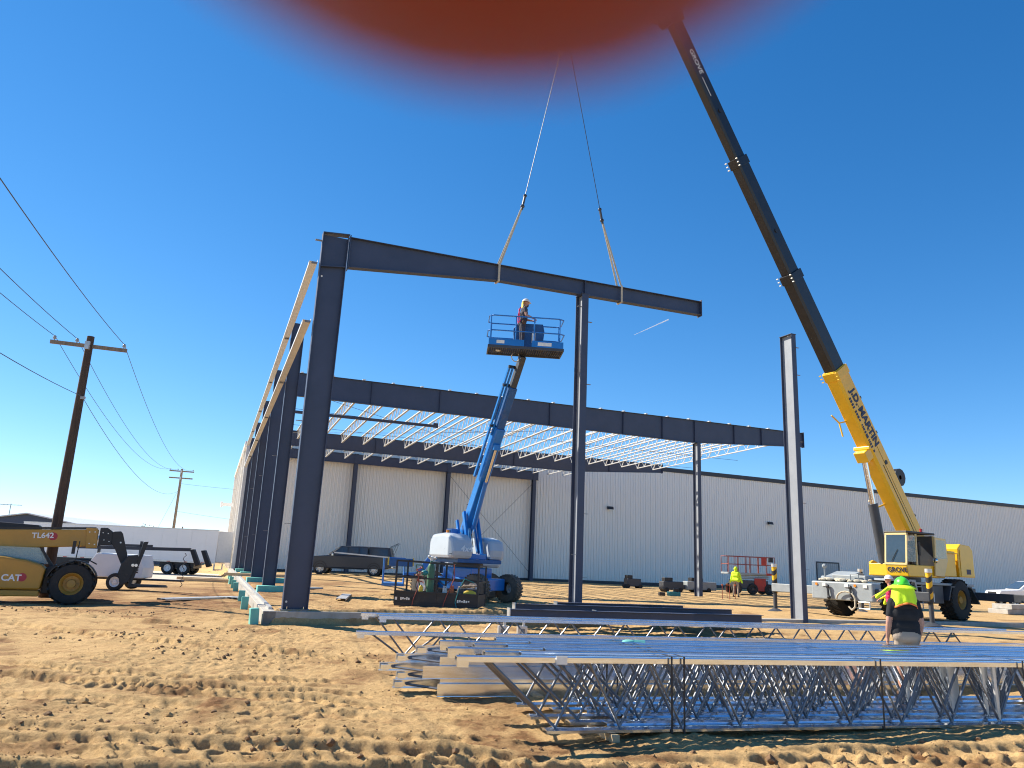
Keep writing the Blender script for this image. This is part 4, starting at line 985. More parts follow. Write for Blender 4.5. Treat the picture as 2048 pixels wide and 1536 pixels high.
for k in range(14):
    a, a2 = k / 13 * 6.28, (k + 1) / 13 * 6.28
    c = along(bL * .985, .08, -.22); b.tube(c + Vector((.02, .16 * math.cos(a), .16 * math.sin(a))), c + Vector((.02, .16 * math.cos(a2), .16 * math.sin(a2))), .018, 5)
b.build('hose_loop', 'galvdull', lift)
b = MB()
for k, (ya, r_) in enumerate(((-.10, .018), (.02, .022), (.12, .016))):
    pts = [Vector((.1, ya, 1.9)), Vector((-.28, ya * 1.5, 2.5)), along(.2, .27, ya), along(bL * .3, .26, ya * .8), along(bL * .58, .25, ya * .8)]; b.path(pts, r_, 6)
b.build('hydraulic_hoses', 'black', lift)
for t_ in (.12, .34): MB().bar(along(bL * t_, .215, -.19), along(bL * t_, .215, .19), .05, .03).build('hose_clamp', 'greydk', mb_)
b = MB(); b.box((1.0, -.78, 1.62), (.02, .8, .02)); b.build('hood_seam', 'black', hd)
# platform
pf = Matrix.Translation(Vector((3.9, -.12, 8.34))) @ Matrix.Rotation(-math.atan2(-.889, .457) + R(4), 4, 'Z')
def pfp(x, y, z): return pf @ Vector((x, y, z))
b = MB(pf); b.box((0, -.46, .04), (2.55, .05, .10)); b.box((0, .46, .04), (2.55, .05, .10)); b.box((-1.25, 0, .04), (.05, .9, .10)); b.box((1.25, 0, .04), (.05, .9, .10)); pl = b.build('platform_frame', 'greydk', lift, bevel=.008)
b = MB(pf)
for k in range(34): b.box((-1.2 + k * .0727, 0, .055), (.018, .9, .03))
for k in range(8): b.box((0, -.42 + k * .12, .05), (2.5, .014, .03))
b.build('floor_mesh', 'greydk', pl)
b = MB(pf); b.box((-.66, -.47, .20), (1.18, .02, .22)); b.box((.72, -.47, .20), (1.06, .02, .22)); b.build('toe_board', 'blue', pl)
MB(pf).box((-.86, -.482, .20), (.26, .006, .11)).build('notice_label', 'cream', pl); MB(pf).box((.62, -.482, .20), (.46, .006, .12)).build('notice_label', 'cream', pl)
b = MB(pf); r_ = .022
zs = (1.12, .60)
for z in zs:
    pts = [(-1.12, -.46, z), (1.10, -.46, z), (1.26, -.34, z), (1.26, .34, z), (1.12, .46, z), (-1.12, .46, z), (-1.26, .34, z), (-1.26, -.34, z), (-1.12, -.46, z)]
    if z < .8: pts = [(x * 1.02, y, zz) for x, y, zz in pts]
    b.path(pts, r_, 6)
b.build('guard_rail', 'blue', pl, True)
for x, y in ((-1.2, -.46), (-.36, -.46), (.26, -.46), (1.12, -.46), (-1.15, .46), (-.3, .46), (.4, .46), (1.2, .46)):
    MB(pf).tube((x, y, .08), (x, y, 1.12), r_, 6).build('rail_post', 'blue', pl, True)
b = MB(pf); b.prism([(-.34, .10), (-.40, .90), (-.26, 1.10), (.62, 1.12), (.68, .85), (.60, .10)], (.20, .45)); cb = b.build('control_console', 'bluedk', lift, bevel=.02)
MB(pf).box((.30, .165, .62), (.12, .02, .40)).build('manual_label', 'cream', cb)
b = MB(pf)
for k in range(4): b.tube((-.05 + k * .15, .3, 1.0), (-.05 + k * .15, .28, 1.10), .015, 6)
b.build('joystick', 'black', cb)
bk = thing('bucket', 'yellow-labelled grey bucket standing in the raised lift platform', 'bucket', tuple(lift.location + Matrix.Rotation(math.atan2(-.889, .457), 3, 'Z') @ pfp(1.0, .1, .08)), 0)
MB().lathe([(0, .001), (0, .13), (.34, .155), (.34, .145), (.02, .12)], (0, 0, 0), (0, 0, 1), 18).build('body', 'grey', bk, True); MB().lathe([(.14, .142), (.14, .146), (.26, .153), (.26, .148)], (0, 0, 0), (0, 0, 1), 18).build('label_band', 'yellab', bk, True)
MB().lathe([(.34, .16), (.36, .16), (.36, .001)], (0, 0, 0), (0, 0, 1), 18).build('rim', 'redlab', bk, True)
LIFT_PF = lambda x, y, z: lift.location + Matrix.Rotation(math.atan2(-.889, .457), 3, 'Z') @ pfp(x, y, z)
bg_ = LIFT_PF(-.9, .1, .1); o = MB().sphere((0, 0, 0), .2, 12, 8, (1.1, .8, 1)).build('white_sack', 'jug', None, True); o.location = bg_ + Vector((0, 0, .12)); tag(o, 'small white sack on the left of the lift platform', 'sack')

# ------------------------------------------------------------------ second boom lift, stowed
l2z = gz(-3.2, 31)
l2 = thing('boom_lift', 'second blue boom lift stowed low behind the black work basket', 'boom lift', (-1.75, 30.9, l2z), R(188))
MB().box((0, 0, .62), (2.6, 1.5, .42)).build('chassis', 'blue', l2, bevel=.04)
for x in (1.1, -1.1):
    for y in (-.95, .95): wheel(l2, (x, y, .47), (0, 1 if y > 0 else -1, 0), .47, .36, .22, 'rubberdusty', 'white', lugs=24, lugh=.012, n=24)
b = MB(); b.prism([(.55, 1.15), (.6, 1.5), (.45, 2.15), (.1, 2.25), (-1.3, 2.2), (-1.5, 1.9), (-1.5, 1.15)], (-.9, .9)); b.build('engine_hood', 'hood', l2, bevel=.1)
b = MB(); b.bar((-.4, -.2, 1.9), (1.1, -.2, 1.55), .3, .34); b.build('main_boom', 'blue', l2, bevel=.03)
b = MB(); b.bar((1.05, -.2, 1.6), (1.65, -.2, .75), .16, .22); b.bar((1.65, -.2, .75), (2.2, -.2, .72), .16, .18); b.build('jib', 'blue', l2, bevel=.02)
b = MB(); b.box((2.6, -.1, .36), (.85, 1.7, .10)); b.path([(2.2, -.95, 1.35), (3.0, -.95, 1.35), (3.0, .75, 1.35), (2.2, .75, 1.35), (2.2, -.95, 1.35)], .025, 6)
for x, y in ((2.2, -.95), (3.0, -.95), (3.0, .75), (2.2, .75), (2.2, -.1), (3.0, -.1)): b.tube((x, y, .4), (x, y, 1.35), .025, 6)
b.build('platform', 'blue', l2); MB().box((2.35, .78, 1.20), (.9, .3, .30)).build('control_box', 'bluedk', l2, bevel=.02); b = MB(); b.box((1.88, .80, 1.22), (.05, .1, .3)); b.box((2.83, .80, 1.22), (.05, .1, .3)); b.build('box_latch', 'yellab', l2)
MB().bar((2.8, .80, 1.36), (4.9, .80, 1.46), .03, .05).build('rail_tube', 'galvdull', l2)

# ------------------------------------------------------------------ black work basket with welding gear
SK = Vector((-3.35, 24.3, 0)); skz = gz(-2.2, 24.4)
sk = thing('work_basket', 'black steel work basket with pipe rails holding gas and hoses', 'work basket', (SK.x, SK.y, skz + .02), R(-9))
b = MB(); b.span((0, 0, .06), (2.62, 1.25, .10)); b.build('floor', 'black', sk)
b = MB(); b.span((0, -.012, .06), (2.62, 0, .42)); b.span((0, 1.25, .06), (2.62, 1.262, .42)); b.span((-.012, 0, .06), (0, 1.25, .42)); b.span((2.62, 0, .06), (2.632, 1.25, .42)); b.build('kick_panel', 'black', sk)
b = MB(); b.bar((0, -.02, .05), (2.62, -.02, .05), .06, .1); b.bar((0, -.02, .43), (2.62, -.02, .43), .05, .05); b.build('bottom_rail', 'black', sk)
for x, y in ((0, 0), (1.31, 0), (2.62, 0), (0, 1.25), (1.31, 1.25), (2.62, 1.25)): MB().bar((x, y, .06), (x, y, 1.36 - .03 * x), .05, .05, z=(1, 0, 0)).build('post', 'black', sk)
for z in (1.36, .88):
    b = MB()
    for p, q in (((0, 0), (2.62, 0)), ((0, 1.25), (2.62, 1.25)), ((0, 0), (0, 1.25)), ((2.62, 0), (2.62, 1.25))): b.bar((p[0], p[1], z - .03 * p[0]), (q[0], q[1], z - .03 * q[0]), .045, .045)
    b.build('guard_rail', 'black', sk)
b = MB()
for x0, n_, w_ in ((.06, 1, .07), (.22, 5, .045), (2.02, 6, .05)):
    for k in range(n_): b.box((x0 + k * (w_ + .018), -.05 + .0, .22 + .01 * (k % 2)), (w_, .004, .085 - .02 * (k % 3)))
b.build('worn_stencil', 'cream', sk)
def loc_sk(x, y, z): return Matrix.Translation(sk.location) @ Matrix.Rotation(R(-9), 4, 'Z') @ Vector((x, y, z))
gc = thing('gas_cylinder', 'tall green gas cylinder on a hand cart in the work basket', 'gas cylinder', loc_sk(1.02, .35, .10), 0)
MB().lathe([(0, .001), (0, .115), (1.02, .115), (1.12, .09), (1.18, .045), (1.24, .04), (1.24, .001)], (0, 0, .06), (0, 0, 1), 18).build('bottle', 'green', gc, True)
b = MB(); b.box((0, 0, 1.33), (.07, .07, .1)); b.tube((-.1, 0, 1.36), (.1, 0, 1.36), .02, 6); b.sphere((.12, -.04, 1.38), .05, 8, 6); b.sphere((-.08, -.06, 1.42), .05, 8, 6); b.build('regulator', 'galvdull', gc)
MB().lathe([(0, .03), (.08, .06), (.16, .055), (.18, .02)], (0, 0, 1.26), (0, 0, 1), 10).build('valve_cap', 'jug', gc, True)
gcart = thing('cylinder_cart', 'small green wheeled cart under the gas cylinder', 'cart', loc_sk(.80, .22, .1), 0)
b = MB(); b.box((.1, 0, .10), (.5, .3, .03)); b.tube((.0, .14, .1), (-.25, .14, 1.15), .018, 6); b.tube((.2, .14, .1), (-.05, .14, 1.15), .018, 6); b.tube((-.25, .14, 1.15), (-.05, .14, 1.15), .018, 6); b.build('frame', 'green', gcart)
for x in (-.18, .36): wheel(gcart, (x, -.16, .12), (0, -1, 0), .13, .07, .06, 'rubber', 'greydk', n=18)
b = MB(); random.seed(4)
for k in range(40):
    a = k * .5; b.tube((-.05 + .10 * math.cos(a) - .002 * k, -.14 + .04 * math.sin(a * 1.3), .62 + .012 * k), (-.05 + .10 * math.cos(a + .5) - .002 * k, -.14 + .04 * math.sin(a * 1.3 + .6), .62 + .012 * (k + 1)), .016, 5)
b.build('coiled_hose', 'rust', gcart); b = MB(); b.sphere((-.02, -.16, .42), .09, 8, 6, (.8, .5, 1.5)); b.build('yellow_tool', 'yellab', gcart, True); b = MB(); b.sphere((.06, -.12, .92), .10, 8, 6, (1.2, .6, .8)); b.build('torch_bundle', 'teal', gcart, True)
for nm, lab, x, y, s, m_ in (('plastic_jug', 'white plastic jug in the work basket', 1.52, .25, (.16, .16, .26), 'jug'), ('fuel_can', 'orange fuel can beside the white jug', 1.75, .25, (.13, .16, .28), 'orange')):
    t = thing(nm, lab, 'jug' if nm == 'plastic_jug' else 'fuel can', loc_sk(x, y, .34), R(10)); b = MB(); b.box((0, 0, s[2] / 2), s, taper=(.75, .8)); b.build('body', m_, t, bevel=.03); b = MB(); b.tube((-.03, 0, s[2]), (-.03, 0, s[2] + .05), .025, 8); b.build('cap', m_, t); b = MB(); b.path([(0, 0, s[2]), (.03, 0, s[2] + .05), (.06, 0, s[2] - .02)], .012, 6); b.build('handle', m_, t)
t = thing('generator', 'small welding machine with cable heap in the work basket', 'generator', loc_sk(2.2, .45, .10), R(8)); MB().box((0, 0, .32), (.62, .42, .34)).build('housing', 'greydk', t, bevel=.03)
b = MB()
for k in range(26):
    a = k * .62; rr_ = .16 + .05 * math.sin(k); b.tube((rr_ * 1.4 * math.cos(a), -.12 + rr_ * .5 * math.sin(a), .52 + .008 * k % .1), (rr_ * 1.4 * math.cos(a + .62), -.12 + rr_ * .5 * math.sin(a + .62), .52 + .008 * (k + 1) % .1), .022, 5)
b.build('cable_heap', 'khaki', t); MB().sphere((.05, -.25, .36), .14, 10, 6, (1.5, .5, .7)).build('yellow_bag', 'yellab', t, True)
for k, pts in enumerate(([(.75, -.06, 1.0), (.72, -.08, .5), (.62, -.1, .2), (.60, -.14, -.02)], [(1.85, -.05, 1.32), (1.88, -.08, .9), (1.72, -.1, .5), (1.6, -.12, .15), (1.58, -.16, -.05)],
                       [(2.5, -.02, .8), (2.2, -.05, .9), (2.05, -.08, .6), (1.95, -.1, .2), (2.05, -.2, -.04)], [(1.25, .02, 1.3), (1.3, .0, .85), (1.55, -.02, .68), (1.8, -.02, .85), (1.85, 0, 1.3)])):
    b = MB(); P = [loc_sk(*p) for p in pts]; Q = []
    for a, c in zip(P, P[1:]):
        for q in range(4): Q.append(a.lerp(c, q / 4))
    Q.append(P[-1]); b.path(Q, .014, 5)
    tag(b.build('air_hose', ('rust', 'rust', 'teal', 'black')[k]), ['thin dark red hose hanging from the gas cart over the basket edge', 'red hose hanging over the middle of the work basket', 'blue-green hose hanging over the right of the work basket', 'black cable looped along the basket rail'][k], 'hose')

# ------------------------------------------------------------------ scissor lift by the warehouse
sz = gz(15.9, 50.2)
sc = thing('scissor_lift', 'red scissor lift with folded rails near the warehouse wall', 'scissor lift', (15.9, 50.2, sz), R(4))
MB().box((0, 0, .62), (2.2, 1.2, .5)).build('chassis', 'greydk', sc, bevel=.03); MB().box((.55, -.62, .62), (.75, .06, .8)).build('side_cover', 'red', sc, bevel=.02)
for x in (-1.0, .05, 1.15):
    wheel(sc, (x, -.58, .34), (0, -1, 0), .34, .26, .17, 'rubber', 'greydk', n=22)
for x in (-1.0, 1.15): wheel(sc, (x, .58, .34), (0, 1, 0), .34, .26, .17, 'rubber', 'greydk', n=22)
b = MB()
for k in range(3): b.bar((-1.2, -.4, .95 + k * .1), (1.2, -.4, 1.0 + k * .1), .06, .07)
b.build('scissor_arms', 'grey', sc)
MB().box((0, 0, 1.28), (3.1, 1.4, .12)).build('deck', 'grey', sc, bevel=.02)
MB().box((1.25, -.71, 1.28), (.6, .02, .14)).build('red_stripe', 'red', sc)
b = MB()
for z in (1.85, 2.35): b.path([(-1.52, -.68, z), (1.52, -.68, z), (1.52, .68, z), (-1.52, .68, z), (-1.52, -.68, z)], .025, 6)
b.build('guard_rail', 'rust', sc)
for x in (-1.52, -1.1, -.42, -.36, .4, .46, 1.0, 1.52):
    for y in (-.68, .68): MB().tube((x, y, 1.3), (x, y, 2.35), .022, 6).build('rail_post', 'rust', sc)
MB().box((.78, -.70, 2.1), (.3, .02, .5)).build('gate_panel', 'red', sc); MB().box((1.3, -.6, 2.2), (.25, .2, .3)).build('control_box', 'black', sc, bevel=.02)
# loose kit along the warehouse base
for k, (x, y, L, m_, lab) in enumerate(((9.6, 57.5, 1.1, 'greydk', 'low dark toolbox against the warehouse base'), (11.4, 52.5, 1.5, 'greydk', 'dark compressor standing left of the scissor lift'), (13.4, 52.8, 2.2, 'grey', 'grey crate stack left of the scissor lift'))):
    t = thing('equipment_box', lab, 'equipment', (x, y, gz(x, y)), R(15)); MB().box((0, 0, .42), (L, .7, .55)).build('case', m_, t, bevel=.04); b = MB(); b.box((-.3, 0, .8), (L * .4, .5, .28)); b.build('top_unit', 'black', t, bevel=.04)
    b = MB(); b.tube((-.5, -.4, .15), (-.5, .4, .15), .15, 12); b.tube((.5, -.4, .15), (.5, .4, .15), .15, 12); b.build('wheels', 'rubber', t)
t = thing('cordless_tool', 'teal power tools lying near the interior column', 'tool', (9.9, 44.9, gz(9.9, 44.9)), R(10)); MB().box((0, 0, .15), (.7, .4, .24)).build('case', 'teal', t, bevel=.03); b = MB(); b.box((.1, -.05, .36), (.3, .14, .2)); b.box((-.7, .1, .12), (.35, .25, .2)); b.build('drill', 'black', t, bevel=.03)
for k, (x, y) in enumerate(((12.6, 44.5), (13.1, 45.3), (13.4, 44.7), (12.9, 44.1))):
    z = gz(x, y); t = thing('anchor_rod', ['anchor rod right of the interior column, nearest to it', 'rearmost anchor rod right of the interior column', 'anchor rod right of the interior column, farthest from it', 'anchor rod right of the interior column, nearest the camera'][k], 'rod', (x, y, z), 0, 'anchor rods by the interior column'); MB().tube((0, 0, -.1), (0, 0, .8), .018, 6).build('rod', 'rust', t); MB().tube((0, 0, .72), (0, 0, .8), .05, 8).build('cap', 'orange', t)
for k, (x, y, an) in enumerate(((31, 42, 10), (29, 44, 20), (33, 45, 12))):
    t = thing('block_stack', ['pale block stack lying right of the crane', 'low grey slab pile behind the crane wheel', 'farther pale slab pile at the right edge'][k], 'slabs', (x, y, gz(x, y)), R(an))
    for j in range(2): MB().box((.1 * j, 0, .14 + .27 * j), (2.6 - .5 * j, 1.2, .26)).build('slab', ('lumber', 'conc', 'lumber')[k], t, bevel=.02)

# ------------------------------------------------------------------ rough-terrain crane on its outriggers
CF = Vector((-.83, -.557, 0)); CC = Vector((17.25, 33.76, 0)); crz = math.atan2(CF.y, CF.x)
cr = thing('mobile_crane', 'yellow and grey rough terrain crane on outriggers with its boom raised', 'crane', (CC.x, CC.y, 0), crz)
for x in (2.3, -2.3):
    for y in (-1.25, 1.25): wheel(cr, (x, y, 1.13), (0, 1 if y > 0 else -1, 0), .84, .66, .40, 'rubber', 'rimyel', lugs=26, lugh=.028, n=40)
MB().box((0, 0, 1.30), (7.4, 1.0, .6)).build('chassis_frame', 'greydk', cr, bevel=.03)
b = MB(); b.box((-1.0, 0, 1.76), (5.4, 2.9, .10)); b.build('deck', 'grey', cr, bevel=.02)
b = MB(); b.prism([(.7, .95), (.7, 1.71), (-1.1, 1.71), (-1.1, .95)], (.6, 1.38)); b.build('side_locker', 'greydk', cr, bevel=.03)
for s in (-1, 1):
    b = MB(); b.prism([(-1.15, 1.1), (-1.45, 1.705), (-3.25, 1.705), (-3.95, .95), (-3.85, .95), (-3.2, 1.64), (-1.5, 1.64), (-1.24, 1.1)], (s * .9, s * 1.55)); b.build('rear_fender', 'greydk', cr, bevel=.01)
    b = MB(); b.prism([(1.2, 1.2), (1.4, 1.90), (3.2, 1.90), (3.3, 1.82), (1.5, 1.80), (1.28, 1.2)], (s * .75, s * 1.55)); b.build('front_fender', 'grey', cr, bevel=.01)
b = MB(); b.box((0, 1.39, 1.2), (.55, .03, .34)); b.build('data_plate', 'cream', cr)
b = MB()
for k in range(5): b.box((.95, 1.42, .75 + k * .22), (.45, .05, .03))
b.bar((.73, 1.42, .65), (.73, 1.42, 1.7), .03, .03); b.bar((1.17, 1.42, .65), (1.17, 1.42, 1.7), .03, .03); b.build('ladder', 'grey', cr)
b = MB(); b.box((2.95, 0, 1.86), (1.5, 1.5, .22)); b.prism([(2.2, 1.75), (2.2, 2.05), (2.5, 2.12), (3.7, 1.80)], (-1.3, -.2)); b.build('front_deck', 'grey', cr, bevel=.03)
# front bumper / outrigger box with tackle
fb = MB().box((3.95, 0, 1.32), (.62, 2.7, .72)).build('front_outrigger_box', 'grey', cr, bevel=.05)
b = MB()
for y in (-.75, .25, 1.05): MB().box((4.28, y, 1.55), (.03, .16, .12)).build('plate_sticker', 'cream', fb)

for y in (-1.1, .62): MB().tube((4.26, y, 1.56), (4.29, y, 1.56), .055, 12).build('marker_lamp', 'lamp_amber', fb)
for y in (-.55, .45):
    b = MB(); b.sphere((4.34, y, 1.48), .09, 8, 6, (.6, 1, 1)); b.tube((4.34, y, 1.44), (4.36, y + .04, 1.10), .05, 6); b.sphere((4.36, y + .06, 1.05), .08, 8, 6); b.build('tackle_block', 'black', fb, True)
b = MB(); pts = [(4.35, -.15, 1.02)] + [(4.36, .25 - .4 * math.cos(a), 1.02 + .30 * math.sin(a)) for a in np.linspace(0, math.pi, 9)] + [(4.36, .64, .75), (4.36, .5, .62), (4.36, .36, .75)]
b.path(pts, .035, 6); b.build('white_rope', 'rope', fb, True)
b = MB(); b.path([(4.35, .80, .70), (4.35, .80, .95), (4.35, 1.25, .95), (4.35, 1.25, .70), (4.35, .80, .70)], .025, 6); b.build('step_frame', 'galvdull', fb)
random.seed(9); b = MB()
for k in range(22): b.sphere((3.9 + random.uniform(-.25, .25), random.uniform(-1.1, 1.0), 1.72 + random.uniform(0, .08)), random.uniform(.06, .13), 7, 5, (1.2, 1.3, .6))
b.build('rigging_heap', 'rope', cr, True)
b = MB(); b.path([(3.8, .15, 1.7), (3.8, .15, 2.0), (3.8, .5, 2.0), (3.8, .5, 1.7)], .02, 6); b.build('step_hoop', 'grey', cr); b = MB(); b.tube((3.5, -1.2, 1.7), (3.5, -1.2, 2.25), .03, 6); b.sphere((3.5, -1.2, 2.3), .1, 8, 6); b.build('mirror_stand', 'grey', cr)
MB().box((-3.85, 0, 1.32), (.6, 2.6, .62)).build('rear_outrigger_box', 'greydk', cr, bevel=.04)
for x, zb, rc in ((3.95, .30, 3.4), (-3.85, .20, 4.05)):
    for s in (-1, 1):
        bm_ = MB().bar((x, s * 1.35, 1.30), (x, s * (rc + .05), 1.30), .34, .34).build('outrigger_beam', 'grey' if (x > 0 and s < 0) else 'greydk', cr, bevel=.02)
        MB().tube((x, s * rc, 1.05), (x, s * rc, 2.18), .11, 14).build('jack_barrel', 'hazard', bm_, True)
        MB().tube((x, s * rc, 2.18), (x, s * rc, 2.32), .13, 14).build('jack_cap', 'galvdull', bm_, True)
        MB().tube((x, s * rc, zb + .06), (x, s * rc, 1.1), .085, 12).build('jack_rod', 'greydk', bm_, True)
        MB().lathe([(0, .001), (0, .34), (.05, .34), (.16, .12), (.16, .001)], (x, s * rc, zb - .06), (0, 0, 1), 18).build('float_pad', 'greydk', bm_, True)
# superstructure, turned with the boom
TCR = Vector((17.2, 33.7)); T_ = Vector((1.46, 24.3, 31.7)); bh = (Vector((T_.x, T_.y)) - TCR).normalized()
S = Matrix.Translation(Vector((0.05, 0, 0))) @ Matrix.Rotation(math.atan2(bh.y, bh.x) - crz, 4, 'Z')
sm = S.to_3x3()
MB(S).lathe([(0, .95), (.2, .95), (.2, .01)], (0, 0, 1.80), (0, 0, 1), 32).build('slew_ring', 'greydk', cr, True)
sup = MB(S); sup.prism([(1.0, 2.02), (1.0, 2.58), (.8, 2.66), (.2, 2.5), (-1.3, 3.25), (-2.3, 3.3), (-2.7, 2.6), (-2.7, 2.02)], (-.62, -.50)); sup.prism([(1.0, 2.02), (1.0, 2.58), (.8, 2.66), (.2, 2.5), (-1.3, 3.25), (-2.3, 3.3), (-2.7, 2.6), (-2.7, 2.02)], (.50, .62)); sup.box((-.65, 0, 2.06), (3.3, 1.3, .1)); sup.box((.97, 0, 2.28), (.1, 1.2, .5)); sup.build('slew_frame', 'yellow', cr, bevel=.02)

cbm = MB(S); cbm.prism([(1.72, 2.02), (1.82, 2.50), (-.25, 2.50), (-.35, 2.02)], (.66, 1.62)); cab = cbm.build('cab_base', 'yellow', cr, bevel=.03)
text('GROVE', .27, S @ Matrix.Translation((1.772, .74, 2.19)) @ Matrix.Rotation(R(90), 4, 'Z') @ Matrix.Rotation(R(101), 4, 'X'), 'navy', cab, bold=.004)
# cab shell: posts, roof, windows, open door
c2 = MB(S)
c2.bar((1.80, .70, 2.5), (1.66, .70, 3.78), .07, .07); c2.bar((1.80, 1.60, 2.5), (1.66, 1.60, 3.78), .07, .07); c2.bar((-.25, .70, 2.5), (-.25, .70, 3.74), .08, .08); c2.bar((-.25, 1.60, 2.5), (-.25, 1.60, 3.74), .08, .08); c2.bar((1.05, 1.60, 2.5), (1.02, 1.60, 3.76), .06, .06)
c2.box((1.80, 1.15, 2.52), (.07, .95, .08)); c2.box((1.68, 1.15, 3.74), (.07, .95, .08)); cs = c2.build('cab_frame', mat('tan_cab_paint', (0.72, 0.56, 0.26), .45, 0, .05), cr)
MB(S).box((.70, 1.15, 3.82), (2.05, 1.02, .09)).build('cab_roof', 'black', cr, bevel=.03)
b = MB(S); b.add([(1.835, .74, 2.58), (1.835, 1.57, 2.58), (1.71, 1.57, 3.70), (1.71, .74, 3.70)], [(0, 1, 2, 3)]); b.build('windscreen', 'glass', cs)
b = MB(S); b.add([(1.72, 1.61, 2.62), (1.10, 1.61, 2.62), (1.07, 1.61, 3.68), (1.62, 1.61, 3.68)], [(0, 1, 2, 3)]); b.build('quarter_window', 'clear', cs)
b = MB(S); b.span((-.24, .70, 2.5), (-.20, 1.58, 3.74)); b.build('cab_back', 'greydk', cs); MB(S).span((-.2, .72, 2.52), (1.6, .74, 3.7)).build('far_window', 'clear', cs)
b = MB(S); b.prism([(-.05, 2.1), (-.10, 2.7), (-.18, 3.70), (-1.0, 3.66), (-1.05, 2.75), (-.70, 2.08)], (1.66, 1.72)); dr = b.build('cab_door', MATS['tan_cab_paint'], cr, bevel=.01)
b = MB(S); b.prism([(-.18, 2.78), (-.24, 3.60), (-.92, 3.57), (-.96, 2.84)], (1.722, 1.728)); b.build('door_window', 'clear', dr)
b = MB(S); b.span((.45, .95, 2.5), (.95, 1.4, 2.95)); b.span((.35, .95, 2.9), (.5, 1.4, 3.5)); b.build('seat', 'black', cs, bevel=.04)
MB(S).sphere((.0, 1.78, 2.72), .11, 10, 8, (.5, 1, 1)).build('mirror', 'chrome', dr, True)
b = MB(S); b.tube((1.86, 1.0, 2.62), (1.80, 1.25, 3.1), .012, 5); b.build('wiper', 'black', cs)
MB(S).tube((-.1, 1.2, 3.86), (-.1, 1.2, 4.05), .06, 10).build('beacon', 'lamp_red', cs)
# counterweight and hoists
b = MB(S); b.prism([(-2.75, 2.1), (-2.75, 3.35), (-3.0, 3.55), (-3.75, 3.50), (-3.95, 3.3), (-4.0, 2.1)], (-1.25, 1.25)); cw = b.build('counterweight', 'yellow', cr, bevel=.04)
b = MB(S); b.span((-3.9, 1.262, 2.14), (-2.85, 1.27, 3.3)); b.build('flank_panel', 'yellow', cw)  # plain yellow plate on the counterweight flank
MB(S).box((-3.45, 1.275, 2.34), (.34, .006, .22)).build('lift_notice', 'navy', cw); MB(S).box((-4.01, .6, 3.15), (.006, .5, .3)).build('notice', 'cream', cw)
for x, z in ((-1.75, 3.35), (-2.45, 2.75)):
    MB(S).lathe([(-.5, .12), (-.5, .42), (-.44, .42), (-.44, .30), (.44, .30), (.44, .42), (.5, .42), (.5, .12)], (x, .05, z), (0, 1, 0), 24).build('hoist_drum', 'yellow', cr, True)
b = MB(S); b.box((-2.0, 1.0, 2.65), (1.0, .5, 1.1)); b.box((-1.75, .95, 3.35), (.35, .4, .4)); b.build('hoist_housing', 'yellow', cr, bevel=.03)
b = MB(S); b.path([(-1.5, 1.3, 2.5), (-1.5, 1.3, 3.1), (-2.6, 1.3, 3.1), (-2.6, 1.3, 2.5)], .025, 6); b.build('hand_rail', 'yellow', cr)
# boom
pv = Vector((-1.9, 0, 2.95)); tt = Vector(((Vector((T_.x, T_.y)) - TCR).length, 0, T_.z)); bd3 = (tt - pv).normalized(); BL = (tt - pv).length
nb3 = Vector((-bd3.z, 0, bd3.x))
def bp(t, n=0, y=0): return pv + bd3 * (BL * t) + nb3 * n + Vector((0, y, 0))
def sect(b, t0, t1, w, h, n0=0):
    """boom tube with a chamfered (rounded) underside"""
    m_ = frame_m(bp(t0, n0), bd3, z=nb3); L = BL * (t1 - t0); c = h * .16
    poly = [(-w / 2, h / 2), (w / 2, h / 2), (w / 2, -h / 2 + c), (w / 2 - c * .5, -h / 2), (-w / 2 + c * .5, -h / 2), (-w / 2, -h / 2 + c)]
    b.prism(poly, (0, L), m=m_, axis='x'); return b
base = sect(MB(S), -.02, .272, .66, .92).build('boom_base', 'yellow', cr, bevel=.02)
s2 = sect(MB(S), .26, .405, .56, .80, .03).build('boom_section', 'boomblk', cr, bevel=.015)
s3 = sect(MB(S), .395, .560, .48, .70, .06).build('boom_section', 'boomblk', cr, bevel=.015)
s4 = sect(MB(S), .550, .735, .41, .60, .09).build('boom_section', 'boomblk', cr, bevel=.015)
for t_, w, h, n0, m_, pr_ in ((.266, .74, 1.0, 0, 'yellow', base), (.400, .64, .88, .03, 'boomblk', s2), (.555, .55, .78, .06, 'boomblk', s3)):
    sect(MB(S), t_ - .006, t_ + .005, w, h, n0).build('section_collar', m_, pr_, bevel=.01)
    for y in (-1, 1):
        b = MB(S)
        for k in range(3): b.bar(bp(t_ - .004 + k * .0045, n0 - h / 2, y * (w / 2 - .02)), bp(t_ - .004 + k * .0045, n0 - h / 2 - .02, y * (w / 2 + .06)), .04, .04)
        stuff(b.build('wear_pads', 'cream' if m_ != 'yellow' else 'yellow', pr_))
    MB(S).bar(bp(t_, n0 + h / 2, -.1), bp(t_, n0 + h / 2 + .14, -.1), .12, .12).build('rope_guide', m_, pr_)
def bxf(t, n, y): # text frame on the near side, reading from the tip towards the pivot
    o_ = bp(t, n, y); x_ = -bd3; y_ = nb3; z_ = Vector((0, 1, 0))
    return S @ Matrix(((x_.x, y_.x, z_.x, o_.x), (x_.y, y_.y, z_.y, o_.y), (x_.z, y_.z, z_.z, o_.z), (0, 0, 0, 1)))
text('J.D. MARTIN', .52, bxf(.240, -.05, .337), 'navy', base, bold=.02)
b = MB(); rq = random.Random(5); x_ = 0.0
while x_ < 2.6:      # second line of lettering, too small to read
    w_ = rq.uniform(.05, .12); b.add(*boxvf(w_, rq.uniform(.10, .16), .004), bxf(.232, -.27, .337) @ Matrix.Translation((x_, 0, 0))); x_ += w_ + rq.choice([.04, .04, .05, .14])
